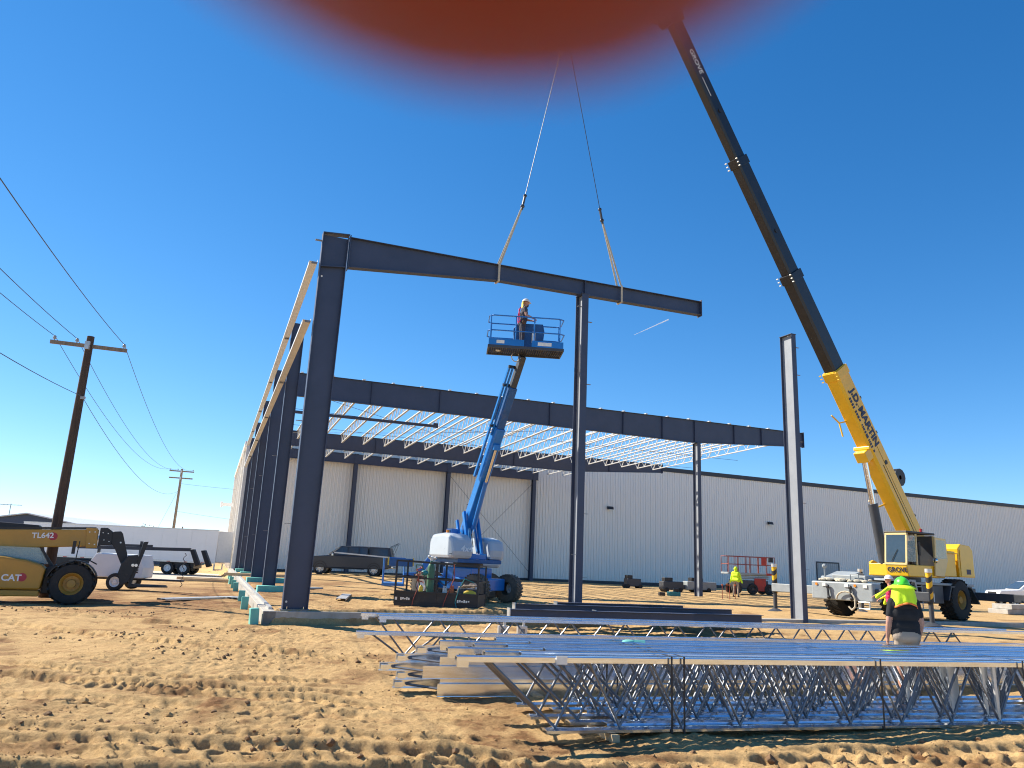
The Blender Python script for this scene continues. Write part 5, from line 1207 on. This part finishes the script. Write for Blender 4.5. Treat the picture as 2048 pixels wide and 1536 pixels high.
stuff(b.build('small_lettering', 'navy', base))
text('GROVE', .34, bxf(.700, -.03, .212), 'cream', s4, bold=.004)
b = MB(S); b.bar(bp(.664, .0, .21), bp(.64, .0, .21), .008, .03); b.build('swoosh', 'cream', s4)
b = MB(S); b.bar(bp(.03, -.1, .336), bp(.135, -.1, .336), .012, .03); b.bar(bp(.03, .05, .336), bp(.24, .05, .336), .006, .012); b.build('boom_rope', 'black', base)
MB(S).tube(bp(.135, .16, .33), bp(.135, .16, .345), .10, 14).build('access_hole', 'black', base)
MB(S).lathe([(-.12, .1), (-.12, .40), (.12, .40), (.12, .1)], bp(.105, .66, .2), (0, 1, 0), 12).build('cable_reel', 'black', base, True)
for t_ in (.05, .172, .222): MB(S).bar(bp(t_, .46, .2), bp(t_, .66, .2), .06, .12).build('rope_guide', 'black', base)
for t_, L_ in ((.205, .8), (.085, 1.0)):
    b = MB(S); b.bar(bp(t_, -.46, -.2), bp(t_ + .004, -.46 - L_ * .5, -.25), .06, .06); b.bar(bp(t_ + .004, -.46 - L_ * .5, -.25), bp(t_ - .012, -.46 - L_ * .8, -.2), .05, .05); b.bar(bp(t_ + .004, -.46 - L_ * .5, -.25), bp(t_ + .018, -.46 - L_ * .75, -.3), .05, .05); b.build('jib_bracket', 'yellow', base)
for t_ in (.46, .62): MB(S).tube(bp(t_, .12, .25 - (.02 if t_ > .5 else -.01) - .03), bp(t_, .12, .26 - (.02 if t_ > .5 else -.01)), .09, 14).build('pin_hole', 'black', s3 if t_ < .5 else s4)
# nose with sheaves, jib carrying on, hoist rope and hook
b = MB(S); b.prism([(0, .4), (1.1, .5), (1.1, -.35), (.5, -.75), (0, -.5)], (-.3, .3), m=frame_m(bp(.735, .08), bd3, z=nb3)); ns = b.build('boom_nose', 'boomblk', cr, bevel=.02)
for y in (-.2, 0, .2): MB(S).lathe([(-.05, .1), (-.05, .34), (0, .28), (.05, .34), (.05, .1)], bp(.752, -.55, y), (0, 1, 0), 18).build('sheave', 'greydk', ns, True)
b = MB(S)
for y in (-.25, .25):
    for n_ in (-.2, .35): b.tube(bp(.76, n_, y), bp(1.0, n_ * .5, y * .6), .04, 6)
for k in range(12):
    t0, t1 = .76 + k * .02, .78 + k * .02
    for y in (-.22, .22): b.tube(bp(t0, -.2 if k % 2 else .35, y), bp(t1, .3 if k % 2 else -.18, y), .022, 5)
b.build('lattice_jib', 'boomblk', cr)
MB(S).tube(bp(.0, .62, 0), bp(.76, .48, 0), .014, 5).build('hoist_rope', 'wire', cr)
b = MB(); inv = (Matrix.Translation(cr.location) @ Matrix.Rotation(crz, 4, 'Z')).inverted()
hk = MB(inv); hk.tube((APEX.x - .06, APEX.y, 22.6), (APEX.x - .06, APEX.y, 31.5), .013, 5); hk.tube((APEX.x + .06, APEX.y, 22.6), (APEX.x + .06, APEX.y, 31.5), .013, 5); hk.build('load_rope', 'wire', cr)
hk = MB(inv); hk.box((APEX.x, APEX.y, 22.3), (.34, .26, .7)); hk.lathe([(-.08, .05), (-.08, .2), (.08, .2), (.08, .05)], (APEX.x, APEX.y, 22.3), (0, 1, 0), 16); hk.tube((APEX.x, APEX.y, 22.0), (APEX.x, APEX.y, 21.6), .05, 8)
hk.path([(APEX.x + .12 * math.cos(a), APEX.y, 21.5 + .14 * math.sin(a)) for a in np.linspace(2.0, 6.0, 10)], .035, 6); hk.build('hook_block', 'yellow', cr, bevel=.02)
# lift cylinder
cb0 = Vector((.80, 0, 2.40)); cb1 = bp(.158, -.62)
mid = cb0.lerp(cb1, .56)
MB(S).tube(cb0, mid, .20, 18).build('lift_cylinder', 'greydk', cr, True); MB(S).tube(mid, cb1, .125, 16).build('cylinder_rod', 'chrome', cr, True)
b = MB(S); b.box(tuple(cb1), (.5, .56, .5), Matrix.Rotation(-R(55), 4, 'Y')); b.box(tuple(bp(.166, -.5)), (.16, .78, .16)); b.build('cylinder_mount', 'yellow', base, bevel=.03)
MB(S).box((.80, 0, 2.35), (.4, .5, .5)).build('cylinder_foot', 'black', cr, bevel=.04)

# ------------------------------------------------------------------ power poles and lines
def insulator(b, p):
    b.lathe([(0, .02), (.06, .02), (.07, .07), (.10, .07), (.11, .04), (.14, .055), (.17, .045), (.19, .02)], p, (0, 0, 1), 10)
ld = Vector((20.7, -57, 0)).normalized(); ad = Vector((-ld.y, ld.x, 0))
def wpole(label, x, y, zb, zt, r0, r1, m_, arms, seg=12):
    t = thing('power_pole', label, 'power pole', (x, y, zb), 0, 'wooden power poles')
    MB().lathe([(-.5, r0), (0, r0), ((zt - zb) * .5, (r0 + r1) / 2), (zt - zb, r1), (zt - zb, .001)], (0, 0, 0), (0, 0, 1), seg).build('pole', m_, t, True)
    tips = []
    for za, half, ins in arms:
        b = MB(); b.bar(ad * -half + Vector((0, 0, za - zb)), ad * half + Vector((0, 0, za - zb)), .10, .13); arm = b.build('crossarm', 'wood2', t)
        MB().box((0, -.12, za - zb), (.16, .12, .3)).build('bracket', 'galvdull', t)
        for s_ in ins:
            b = MB(); p = ad * s_ + Vector((0, 0, za - zb + .06)); insulator(b, p); b.build('insulator', 'insul', arm, True); tips.append(Vector((x, y, za + .22)) + ad * s_)
    return t, tips
p1, tips1 = wpole('dark weathered power pole with crossarm rising behind the telehandler', -15.75, 26.95, -.1, 9.35, .185, .125, 'wood', [(8.98, 1.27, (-1.15, -.42, 1.15))])
p2, tips2 = wpole('smaller far power pole with two crossarms beyond the white trailer', -35.9, 83.0, -.6, 10.2, .17, .12, 'wood2', [(9.95, 1.25, (-1.15, -.4, 1.15)), (9.2, 1.2, ())])
low1 = Vector((-15.6, 26.8, 7.05)); low2 = Vector((-35.8, 83, 7.9))
MB().box((.18, -.12, 7.1), (.14, .1, .1)).build('neutral_clamp', 'insul', p1)
def wire(a, c, sag, n=26, r=.011):
    pts = [a.lerp(c, k / n) - Vector((0, 0, sag * 4 * (k / n) * (1 - k / n))) for k in range(n + 1)]
    b = MB(); b.path(pts, r, 5); return b
nxt = Vector((20.7, -57, 0)); names = ['left', 'middle', 'right']
for k in range(3):
    tag(wire(tips1[k], tips2[k], 1.5).build('power_line', 'wire'), 'thin power line from the %s insulator to the far pole' % names[k], 'power line', 'overhead lines')
    tag(wire(tips1[k], tips1[k] + nxt, 1.5, 40).build('power_line', 'wire'), 'thin power line from the %s insulator overhead towards the upper left' % names[k], 'power line', 'overhead lines')
tag(wire(low1, low2, 1.6).build('power_line', 'wire'), 'lowest power line between the two poles', 'power line', 'overhead lines')
tag(wire(low1, low1 + nxt, 1.6, 40).build('power_line', 'wire'), 'lowest power line running off the left edge', 'power line', 'overhead lines')
tag(wire(Vector((-35.8, 83, 8.6)), Vector((-22.5, 84, 8.2)), .15, 8).build('service_line', 'wire'), 'service wire from the far pole to the warehouse', 'power line', 'overhead lines')
tag(wire(Vector((-35.8, 83, 5.6)), Vector((-22.5, 84, 4.6)), .15, 8).build('service_line', 'wire'), 'lower service wire from the far pole to the warehouse', 'power line', 'overhead lines')
tag(MB().tube((-35.8, 83, 8.4), (-41.5, 88, -.4), .012, 5).build('guy_wire', 'wire'), 'thin guy wire slanting down from the far pole', 'power line')

# ------------------------------------------------------------------ shed, antenna and tree far left
sh = thing('gabled_shed', 'dark blue-grey gabled shed far behind the telehandler', 'shed', (-59.3, 95, -.6), R(4))
b = MB(); b.prism([(-14, 0), (14, 0), (14, 3.2), (0, 5.55), (-14, 3.2)], (0, 22)); b.build('wall', 'shed', sh)
b = MB(); b.bar((0, 11, 5.66), (14.4, 11, 3.23), 22.8, .14); b.bar((0, 11, 5.66), (-14.4, 11, 3.23), 22.8, .14); b.build('roof', 'shedroof', sh)
at_ = thing('roof_antenna', 'small television antenna on the shed roof at the left edge', 'antenna', (-62.3, 96, 4.3), 0); b = MB(); b.tube((0, 0, 0), (0, 0, 1.9), .04, 5); b.tube((-1.3, 0, 1.75), (1.3, 0, 1.75), .03, 5)
for k in range(6): b.tube((-1.1 + k * .45, -.4, 1.75), (-1.1 + k * .45, .4, 1.75), .025, 4)
b.build('aerial', 'wire', at_)
tz_ = -.6; te = thing('small_tree', 'small reddish autumn tree showing above the trailer roof', 'tree', (-51.6, 110, tz_), 0)
b = MB(); b.tube((0, 0, 0), (.1, 0, 2.2), .16, 8, .10); random.seed(21)
for k in range(9):
    a = k * .7; b.tube((.1, 0, 1.6 + .15 * k * .5), (1.3 * math.cos(a), 1.3 * math.sin(a), 3.4 + random.uniform(-.4, .9)), .06, 5, .02)
b.build('trunk', 'bark', te)
b = MB()
for k in range(1500):
    a, ph = random.uniform(0, 6.283), math.acos(random.uniform(-1, 1)); rr_ = random.uniform(.35, 1) ** .5 * (1.0 + .25 * math.sin(3 * a + 2 * ph))
    c = Vector((1.7 * rr_ * math.sin(ph) * math.cos(a), 1.7 * rr_ * math.sin(ph) * math.sin(a), 3.6 + 1.6 * rr_ * math.cos(ph)))
    e = Euler((random.uniform(0, 6), random.uniform(0, 6), random.uniform(0, 6))).to_matrix(); s_ = random.uniform(.05, .12)
    b.add([c + e @ Vector(v_) for v_ in ((-s_, 0, 0), (0, -s_ * .5, 0), (s_, 0, 0), (0, s_ * .5, 0))], [(0, 1, 2, 3)])
me = bpy.data.meshes.new('crown'); me.from_pydata([tuple(v_) for v_ in b.v], [], b.f); me.update(); link('crown', me, 'leafred', te)
for k, (x, y, h) in enumerate(((-66.5, 120, 6.2), (-80, 190, 7.5), (-60, 200, 7.5))):
    t = thing('distant_pole', ['distant thin pole left of the near power pole', 'distant thin pole right of the shed', 'distant thin pole near the small tree'][k], 'pole', (x, y, -.8), 0); MB().tube((0, 0, 0), (0, 0, h), .14, 6).build('pole', 'wood2', t); MB().tube((-.8, 0, h - .6), (.8, 0, h - .6), .07, 5).build('crossarm', 'wood2', t)
# aircraft vapour trail
va, vb = Vector((414.8, 2486.8, 783.8)), Vector((552.3, 2568.3, 873.6))
tag(MB().tube(va, vb, .6, 8, 2.0).build('vapour_trail', 'cloud'), 'faint white vapour trail in the sky right of the lifted rafter', 'vapour trail')

# ------------------------------------------------------------------ people
def capsule(p, q, r1, r2, n=14):
    p, q = Vector(p), Vector(q); L = (q - p).length
    if L < 1e-4: q = p + Vector((0, 0, 1e-3)); L = 1e-3
    pr_ = [(-r1 * math.cos(a), max(.0008, r1 * math.sin(a))) for a in np.linspace(0.02, math.pi / 2, 5)] + [(L + r2 * math.sin(a), max(.0008, r2 * math.cos(a))) for a in np.linspace(0, math.pi / 2 - .02, 5)]
    return MB().lathe(pr_, p, q - p, n)
def seg_d(P, p, q, r1, r2):
    d = q - p; t = np.clip(((P - p) @ d) / max(1e-9, d @ d), 0, 1); return np.linalg.norm(P - (p + t[:, None] * d), axis=1) - (r1 + (r2 - r1) * t)
def flesh(name, prims, parent, voxel=.012, smooth=4, mats=None):
    """prims: (p, q, r1, r2, material) fused into one continuous surface, coloured by nearest prim"""
    b = MB()
    for p, q, r1, r2, m_ in prims:
        c = capsule(p, q, r1, r2); k = len(b.v); b.v += c.v; b.f += [tuple(k + i for i in f) for f in c.f]
    me = b.mesh(name); o = bpy.data.objects.new(name, me); COL.objects.link(o)
    rm = o.modifiers.new('r', 'REMESH'); rm.mode = 'VOXEL'; rm.voxel_size = voxel
    if smooth: s_ = o.modifiers.new('s', 'SMOOTH'); s_.iterations = smooth; s_.factor = .5
    dg = bpy.context.evaluated_depsgraph_get(); m2 = bpy.data.meshes.new_from_object(o.evaluated_get(dg)); bpy.data.objects.remove(o, do_unlink=True)
    m2.name = name; m2.materials.clear(); names = list(dict.fromkeys(p[4] for p in prims))
    for n_ in names: m2.materials.append(M[n_])
    n = len(m2.polygons); cen = np.zeros(n * 3); m2.polygons.foreach_get('center', cen); cen = cen.reshape(-1, 3)
    D = np.stack([seg_d(cen, np.array(p[0], float), np.array(p[1], float), p[2], p[3]) for p in prims]); idx = D.argmin(0)
    m2.polygons.foreach_set('material_index', np.array([names.index(prims[i][4]) for i in idx], np.int32)); m2.polygons.foreach_set('use_smooth', np.ones(n, bool))
    o = bpy.data.objects.new(name, m2); COL.objects.link(o); o.parent = parent; return o
def arm(prims, sh, el, wr, sleeve, sm_, bare='skin', hand=True, curl=(0, 0, -1)):
    sh, el, wr = Vector(sh), Vector(el), Vector(wr); k = sh.lerp(el, sleeve)
    prims.append((sh, k, .062, .060 if sleeve < 1 else .052, sm_))
    if sleeve < 1: prims.append((k, el, .050, .044, bare))
    lower = bare if sleeve <= 1 else sm_
    prims.append((el, el.lerp(wr, .35), .044, .043, lower)); prims.append((el.lerp(wr, .35), wr, .043, .029, lower))
    if hand:
        d = (wr - el).normalized(); c = Vector(curl); s_ = d.cross(c).normalized() if d.cross(c).length > .1 else Vector((1, 0, 0)); f_ = s_.cross(d).normalized()
        pc = wr + d * .05; prims.append((wr, pc + s_ * .018, .026, .024, 'skin')); prims.append((wr, pc - s_ * .018, .026, .024, 'skin'))
        for i in range(4):
            o_ = (i - 1.5) * .019; L = (.035, .042, .040, .031)[i]; a = wr + d * .088 + s_ * o_; m_ = a + d * L * .9 + f_ * .010; e = m_ + d * L * .45 + f_ * .028
            prims.append((wr + d * .06 + s_ * o_ * .9, a, .011, .0105, 'skin')); prims.append((a, m_, .0105, .0095, 'skin')); prims.append((m_, e, .0095, .0085, 'skin'))
        a = wr + d * .03 + s_ * -.03; m_ = a + d * .035 + s_ * -.022 + f_ * .012; prims.append((a, m_, .013, .0115, 'skin')); prims.append((m_, m_ + d * .03 + f_ * .01, .0115, .009, 'skin'))
def body_prims(shirt, trou, H=1.0, legs=None, boots='boot', shorts=False, belly=0.0, lean=(0, 0)):
    P = []; lx, ly = lean
    T = lambda x, y, z: (x + lx * max(0, (z - .95)), y + ly * max(0, (z - .95)), z)
    P += [(T(-.085, 0, .96), T(.085, 0, .96), .125, .125, trou), (T(-.10, .01, 1.03), T(.10, .01, 1.03), .122, .122, shirt), (T(-.10, .02 + belly, 1.14), T(.10, .02 + belly, 1.14), .122, .122, shirt), (T(-.115, 0, 1.27), T(.115, 0, 1.27), .125, .125, shirt),
          (T(-.13, -.005, 1.38), T(.13, -.005, 1.38), .105, .105, shirt), (T(-.165, -.01, 1.455), T(.165, -.01, 1.455), .065, .065, shirt), (T(0, -.01, 1.46), T(0, 0, 1.50), .075, .06, shirt), (T(0, 0, 1.50), T(0, .01, 1.58), .056, .054, 'skin')]
    legs = legs or (((-.095, 0, .92), (-.11, .01, .50), (-.12, -.01, .09)), ((.095, 0, .92), (.11, .01, .50), (.12, -.01, .09)))
    for hp, kn, an in legs:
        hp, kn, an = Vector(hp), Vector(kn), Vector(an); low = 'skin' if shorts else trou
        P += [(hp, kn, .098, .066 if not shorts else .078, trou), (kn, kn.lerp(an, .35), .060, .060, low), (kn.lerp(an, .35), an, .060, .042, low), (an, an + Vector((0, 0, -.04)), .046, .046, boots), (an + Vector((0, -.04, -.045)), an + Vector((0, .16, -.055)), .042, .036, boots)]
    return P, T
def head_prims(P, c, skin='skin', fy=1):
    c = Vector(c)
    P += [(c + Vector((0, -.012, .03)), c + Vector((0, .012, .035)), .088, .086, skin), (c + Vector((0, .03, -.03)), c + Vector((0, .045, -.065)), .066, .048, skin),
          (c + Vector((0, .094, .0)), c + Vector((0, .112, -.022)), .010, .014, skin), (c + Vector((-.084, -.005, .02)), c + Vector((-.088, -.012, -.02)), .014, .011, skin), (c + Vector((.084, -.005, .02)), c + Vector((.088, -.012, -.02)), .014, .011, skin)]
def face(parent, c):
    c = Vector(c); b = MB()
    for s_ in (-1, 1): b.sphere(c + Vector((s_ * .032, .082, .022)), .011, 8, 6)
    b.build('eyes', 'dark', parent, True); MB().box(c + Vector((0, .090, -.052)), (.045, .012, .008)).build('mouth', 'redlab', parent, bevel=.003)
def hard_hat(parent, c, m_, brim=.035, tilt=0):
    t = Matrix.Translation(Vector(c)) @ Matrix.Rotation(tilt, 4, 'X')
    b = MB(t); b.sphere((0, 0, .02), .122, 20, 8, (.93, 1.1, .98), half=True); b.bar((0, -.12, .03), (0, 0, .145), .03, .012); b.bar((0, 0, .145), (0, .12, .03), .03, .012); b.build('hard_hat', m_, parent, True)
    b = MB(t); b.lathe([(.018, .108), (.024, .112), (.012, .140 + brim * .2), (.008, .138 + brim * .2)], (0, .01, 0), (0, 0, 1), 24); b.prism([(-.085, .10), (-.05, .17), (0, .185), (.05, .17), (.085, .10)], (.010, .018), axis='z'); b.build('brim', m_, parent, True)

# foreground man seen from behind, black T-shirt, fluorescent neck shade
mx, my = 6.52, 12.62; mz = gz(mx, my) + .02
man = thing('person', 'person in black T-shirt and khaki shorts, green hard hat with fluorescent neck shade', 'person', (mx, my, mz), R(-6))
P, T = body_prims('tee', 'khaki', shorts=True, belly=.03)
P += [((-.10, 0, 1.08), (.10, 0, 1.08), .118, .118, 'tee'), ((-.105, 0, .98), (.105, 0, .98), .122, .122, 'tee'), ((-.11, -.01, 1.25), (.11, -.01, 1.25), .118, .118, 'tee'), ((-.135, -.02, 1.40), (.135, -.02, 1.40), .09, .09, 'tee'), ((-.095, -.02, .92), (.095, -.02, .92), .118, .118, 'khaki')]
arm(P, (-.19, -.01, 1.44), (-.255, -.02, 1.14), (-.26, .06, .88), .66, 'tee', curl=(1, 0, 0)); arm(P, (.19, -.01, 1.44), (.25, -.02, 1.14), (.245, .10, .90), .66, 'tee', curl=(-1, 0, 0))
P = [((Vector(p)), Vector(q), r1, r2, (m_)) for p, q, r1, r2, m_ in P]
head_prims(P, (0, .02, 1.67)); flesh('body', P, man, .010, 3); face(man, (0, .02, 1.67))
hard_hat(man, (0, .01, 1.705), 'hivgreen')
b = MB(Matrix.Translation((0, .01, 1.70))); b.lathe([(.015, .112), (.02, .118), (.0, .17), (-.035, .215), (-.045, .21), (-.01, .165)], (0, 0, 0), (0, 0, 1), 32); b.build('shade_brim', 'hiviz', man, True)
# neck curtain hanging behind, with an uneven taped hem
nv, nu = 10, 30; vs = []; fs = []; vs2 = []
for j in range(nv + 1):
    for i in range(nu + 1):
        a = R(180 + 5 + 170 * i / nu); k = j / nv
        rad = .168 + .03 * k + .012 * math.sin(i * .9 + 1) * k; dz = -.30 * k - .035 * math.sin(i / nu * math.pi * 2.6 + .5) * k
        vs.append((rad * math.cos(a) * (1.0 + .10 * k), rad * math.sin(a) * .95, dz))
for j in range(nv):
    for i in range(nu): q = j * (nu + 1) + i; fs.append((q, q + 1, q + nu + 2, q + nu + 1))
mc = Matrix.Translation((0, .0, 1.685))
ncv = MB(mc); ncv.v = [mc @ Vector(v_) for v_ in vs]; ncv.f = [f for k, f in enumerate(fs) if k < (nv - 1) * nu]; cu = ncv.build('neck_shade', 'hiviz', man, True); so = cu.modifiers.new('s', 'SOLIDIFY'); so.thickness = .004
ncv = MB(mc); ncv.v = [mc @ Vector((v_[0] * 1.01, v_[1] * 1.01, v_[2])) for v_ in vs]; ncv.f = fs[(nv - 1) * nu:]; hm = ncv.build('hem_tape', 'hivorange', cu, True); so = hm.modifiers.new('s', 'SOLIDIFY'); so.thickness = .006

# worker in the lift platform, turned to the right
wl = LIFT_PF(-.12, -.05, .085)
wk = thing('person', 'worker in dark clothes and harness at the controls of the raised lift', 'person', wl, R(-78))
P, T = body_prims('jean', 'jean', lean=(0, .10))
P += [((0, .0, 1.44), (0, .045, 1.50), .07, .06, 'jean')]
arm(P, (-.215, .03, 1.43), (-.25, .12, 1.17), (-.16, .38, 1.12), .5, 'jean', curl=(0, 0, -1)); arm(P, (.215, .03, 1.43), (.27, .06, 1.16), (.20, .32, 1.10), .5, 'jean', curl=(0, 0, -1))
head_prims(P, (0, .10, 1.66)); flesh('body', P, wk, .012, 3); face(wk, (0, .10, 1.66)); hard_hat(wk, (0, .095, 1.70), 'hardhat', tilt=R(-8))
b = MB(); b.prism([(-.11, 1.72), (.11, 1.72), (.13, 1.52), (0, 1.46), (-.13, 1.52)], (-.035, -.012)); b.build('neck_shade', 'yellab', wk, bevel=.02); b = MB(); b.sphere((0, .16, 1.585), .05, 10, 6, (1.1, .7, 1.2)); b.build('beard', 'hair', wk, True)
b = MB(); b.path([(-.13, -.13, 1.0), (-.08, -.14, 1.25), (.10, -.11, 1.48)], .02, 6); b.path([(.13, -.13, 1.0), (.08, -.14, 1.25), (-.10, -.11, 1.48)], .02, 6); b.path([(-.15, .10, .98), (.15, .10, .98)], .02, 6); b.path([(-.15, -.12, .98), (.15, -.12, .98)], .025, 6); b.build('harness', 'magenta', wk); b = MB(); b.sphere((-.19, 0, .93), .065, 8, 6, (.7, 1, 1.2)); b.build('tool_pouch', 'boot', wk, True); b = MB(); b.sphere((.19, 0, .93), .065, 8, 6, (.7, 1, 1.2)); b.build('tool_pouch', 'boot', wk, True)

# worker in a hooded fluorescent jacket near the scissor lift
hx, hy = 14.15, 47.0
hw = thing('person', 'worker in a hooded fluorescent yellow jacket standing near the scissor lift', 'person', (hx, hy, gz(hx, hy)), R(-40))
P, T = body_prims('hiviz', 'khaki', legs=(((-.095, 0, .92), (-.14, .03, .50), (-.18, 0, .09)), ((.095, 0, .92), (.13, .0, .50), (.15, -.05, .09))))
P += [((-.13, 0, 1.0), (.13, 0, 1.0), .14, .14, 'hiviz'), ((0, .0, 1.50), (0, .0, 1.62), .10, .10, 'hiviz'), ((0, -.02, 1.66), (0, -.01, 1.69), .115, .11, 'hiviz')]
arm(P, (-.21, 0, 1.43), (-.29, .02, 1.15), (-.20, .20, 1.0), 2, 'hiviz'); arm(P, (.21, 0, 1.43), (.29, .02, 1.15), (.22, .18, .98), 2, 'hiviz')
head_prims(P, (0, .03, 1.66)); flesh('body', P, hw, .014, 3); face(hw, (0, .03, 1.66))
b = MB(); b.sphere((0, .06, 1.74), .10, 10, 6, (1, 1.1, .6), half=True); b.build('hat', 'hivgreen', hw, True)

# rigger in a white hard hat between the foreground man and the crane
rx, ry = 13.0, 26.0
rg = thing('person', 'rigger in white hard hat and hi-vis sleeves beyond the foreground man', 'person', (rx, ry, gz(rx, ry)), R(60))
P, T = body_prims('magenta', 'jean')
arm(P, (-.21, 0, 1.44), (-.42, .18, 1.28), (-.42, .42, 1.16), 2, 'hiviz', curl=(0, 0, -1)); arm(P, (.21, 0, 1.44), (.30, .10, 1.17), (.22, .32, 1.05), 2, 'hiviz', curl=(0, 0, -1))
head_prims(P, (0, .02, 1.68)); flesh('body', P, rg, .013, 3); face(rg, (0, .02, 1.68)); hard_hat(rg, (0, .01, 1.715), 'hardhat')

# crane operator just visible in the cab
op = thing('person', 'crane operator sitting in the cab in a dark jacket', 'person', tuple(Matrix.Translation(cr.location) @ Matrix.Rotation(crz, 4, 'Z') @ S @ Vector((.62, 1.17, 2.10))), math.atan2(bh.y, bh.x) - R(90))
P, T = body_prims('jean', 'jean', legs=(((-.09, .05, .92), (-.12, .46, .95), (-.12, .55, .52)), ((.09, .05, .92), (.12, .46, .95), (.12, .55, .52))))
arm(P, (-.21, 0, 1.43), (-.26, .12, 1.17), (-.20, .36, 1.12), 2, 'jean'); arm(P, (.21, 0, 1.43), (.26, .12, 1.17), (.20, .36, 1.12), 2, 'jean')
P = [(Vector(p) * .92, Vector(q) * .92, r1 * .92, r2 * .92, m_) for p, q, r1, r2, m_ in P]
head_prims(P, (0, .02, 1.53)); flesh('body', P, op, .014, 3); face(op, (0, .02, 1.53)); hard_hat(op, (0, .01, 1.56), 'hardhat')

# ------------------------------------------------------------------ the photographer's own hand, its forefinger over the lens
def cp(x, y, z): return EYE + (rt * x + up * y + fwd * z) * .001
hand = thing('hand', "photographer's blurred fingertip across the top of the view", 'hand', tuple(EYE), 0)
tip = Matrix.Translation(-EYE)
def fp(*a): return tip @ cp(*a)
F_ = [(fp(-.2, 17.2, 14.2), fp(-.2, 36, 15), .0112, .0104, 'finger'), (fp(-.2, 36, 15), fp(4, 62, 8), .0104, .0104, 'finger'), (fp(4, 62, 8), fp(10, 96, -18), .0102, .0112, 'finger')]
for k, (kx, L) in enumerate(((31, 1.05), (51, 1.0), (69, .82))):
    a = fp(kx, 92 - 3 * k, -20 - 4 * k); b1 = fp(kx + 2, 96 + 6 * k, 24 * L); c1_ = fp(kx + 2, 72 + 6 * k, 30 * L); d1 = fp(kx + 1, 62 + 6 * k, 14 * L)
    F_ += [(a, b1, .0108, .0100, 'finger'), (b1, c1_, .0098, .0092, 'finger'), (c1_, d1, .0090, .0085, 'finger')]
for k in range(4): F_.append((fp(12 + 19 * k, 94 - 2 * k, -20 - 4 * k), fp(30 + 9 * k, 92, -95), .0125, .0165, 'finger'))
F_ += [(fp(18, 82, -80), fp(-8, 62, -48), .0165, .0125, 'finger'), (fp(-8, 62, -48), fp(-14, 56, -22), .0118, .0098, 'finger'), (fp(44, 90, -95), fp(60, 70, -150), .029, .030, 'finger'), (fp(60, 70, -150), fp(95, -40, -330), .030, .044, 'finger')]
hb = flesh('fingers_and_palm', F_, hand, .0022, 3)
b = MB(); m_ = frame_m(fp(.6, 24, 24.2), (rt.x, rt.y, rt.z), z=fwd); b.add(*boxvf(.011, .013, .0012), m_); b.build('finger_nail', 'finger', hand, bevel=.0005)
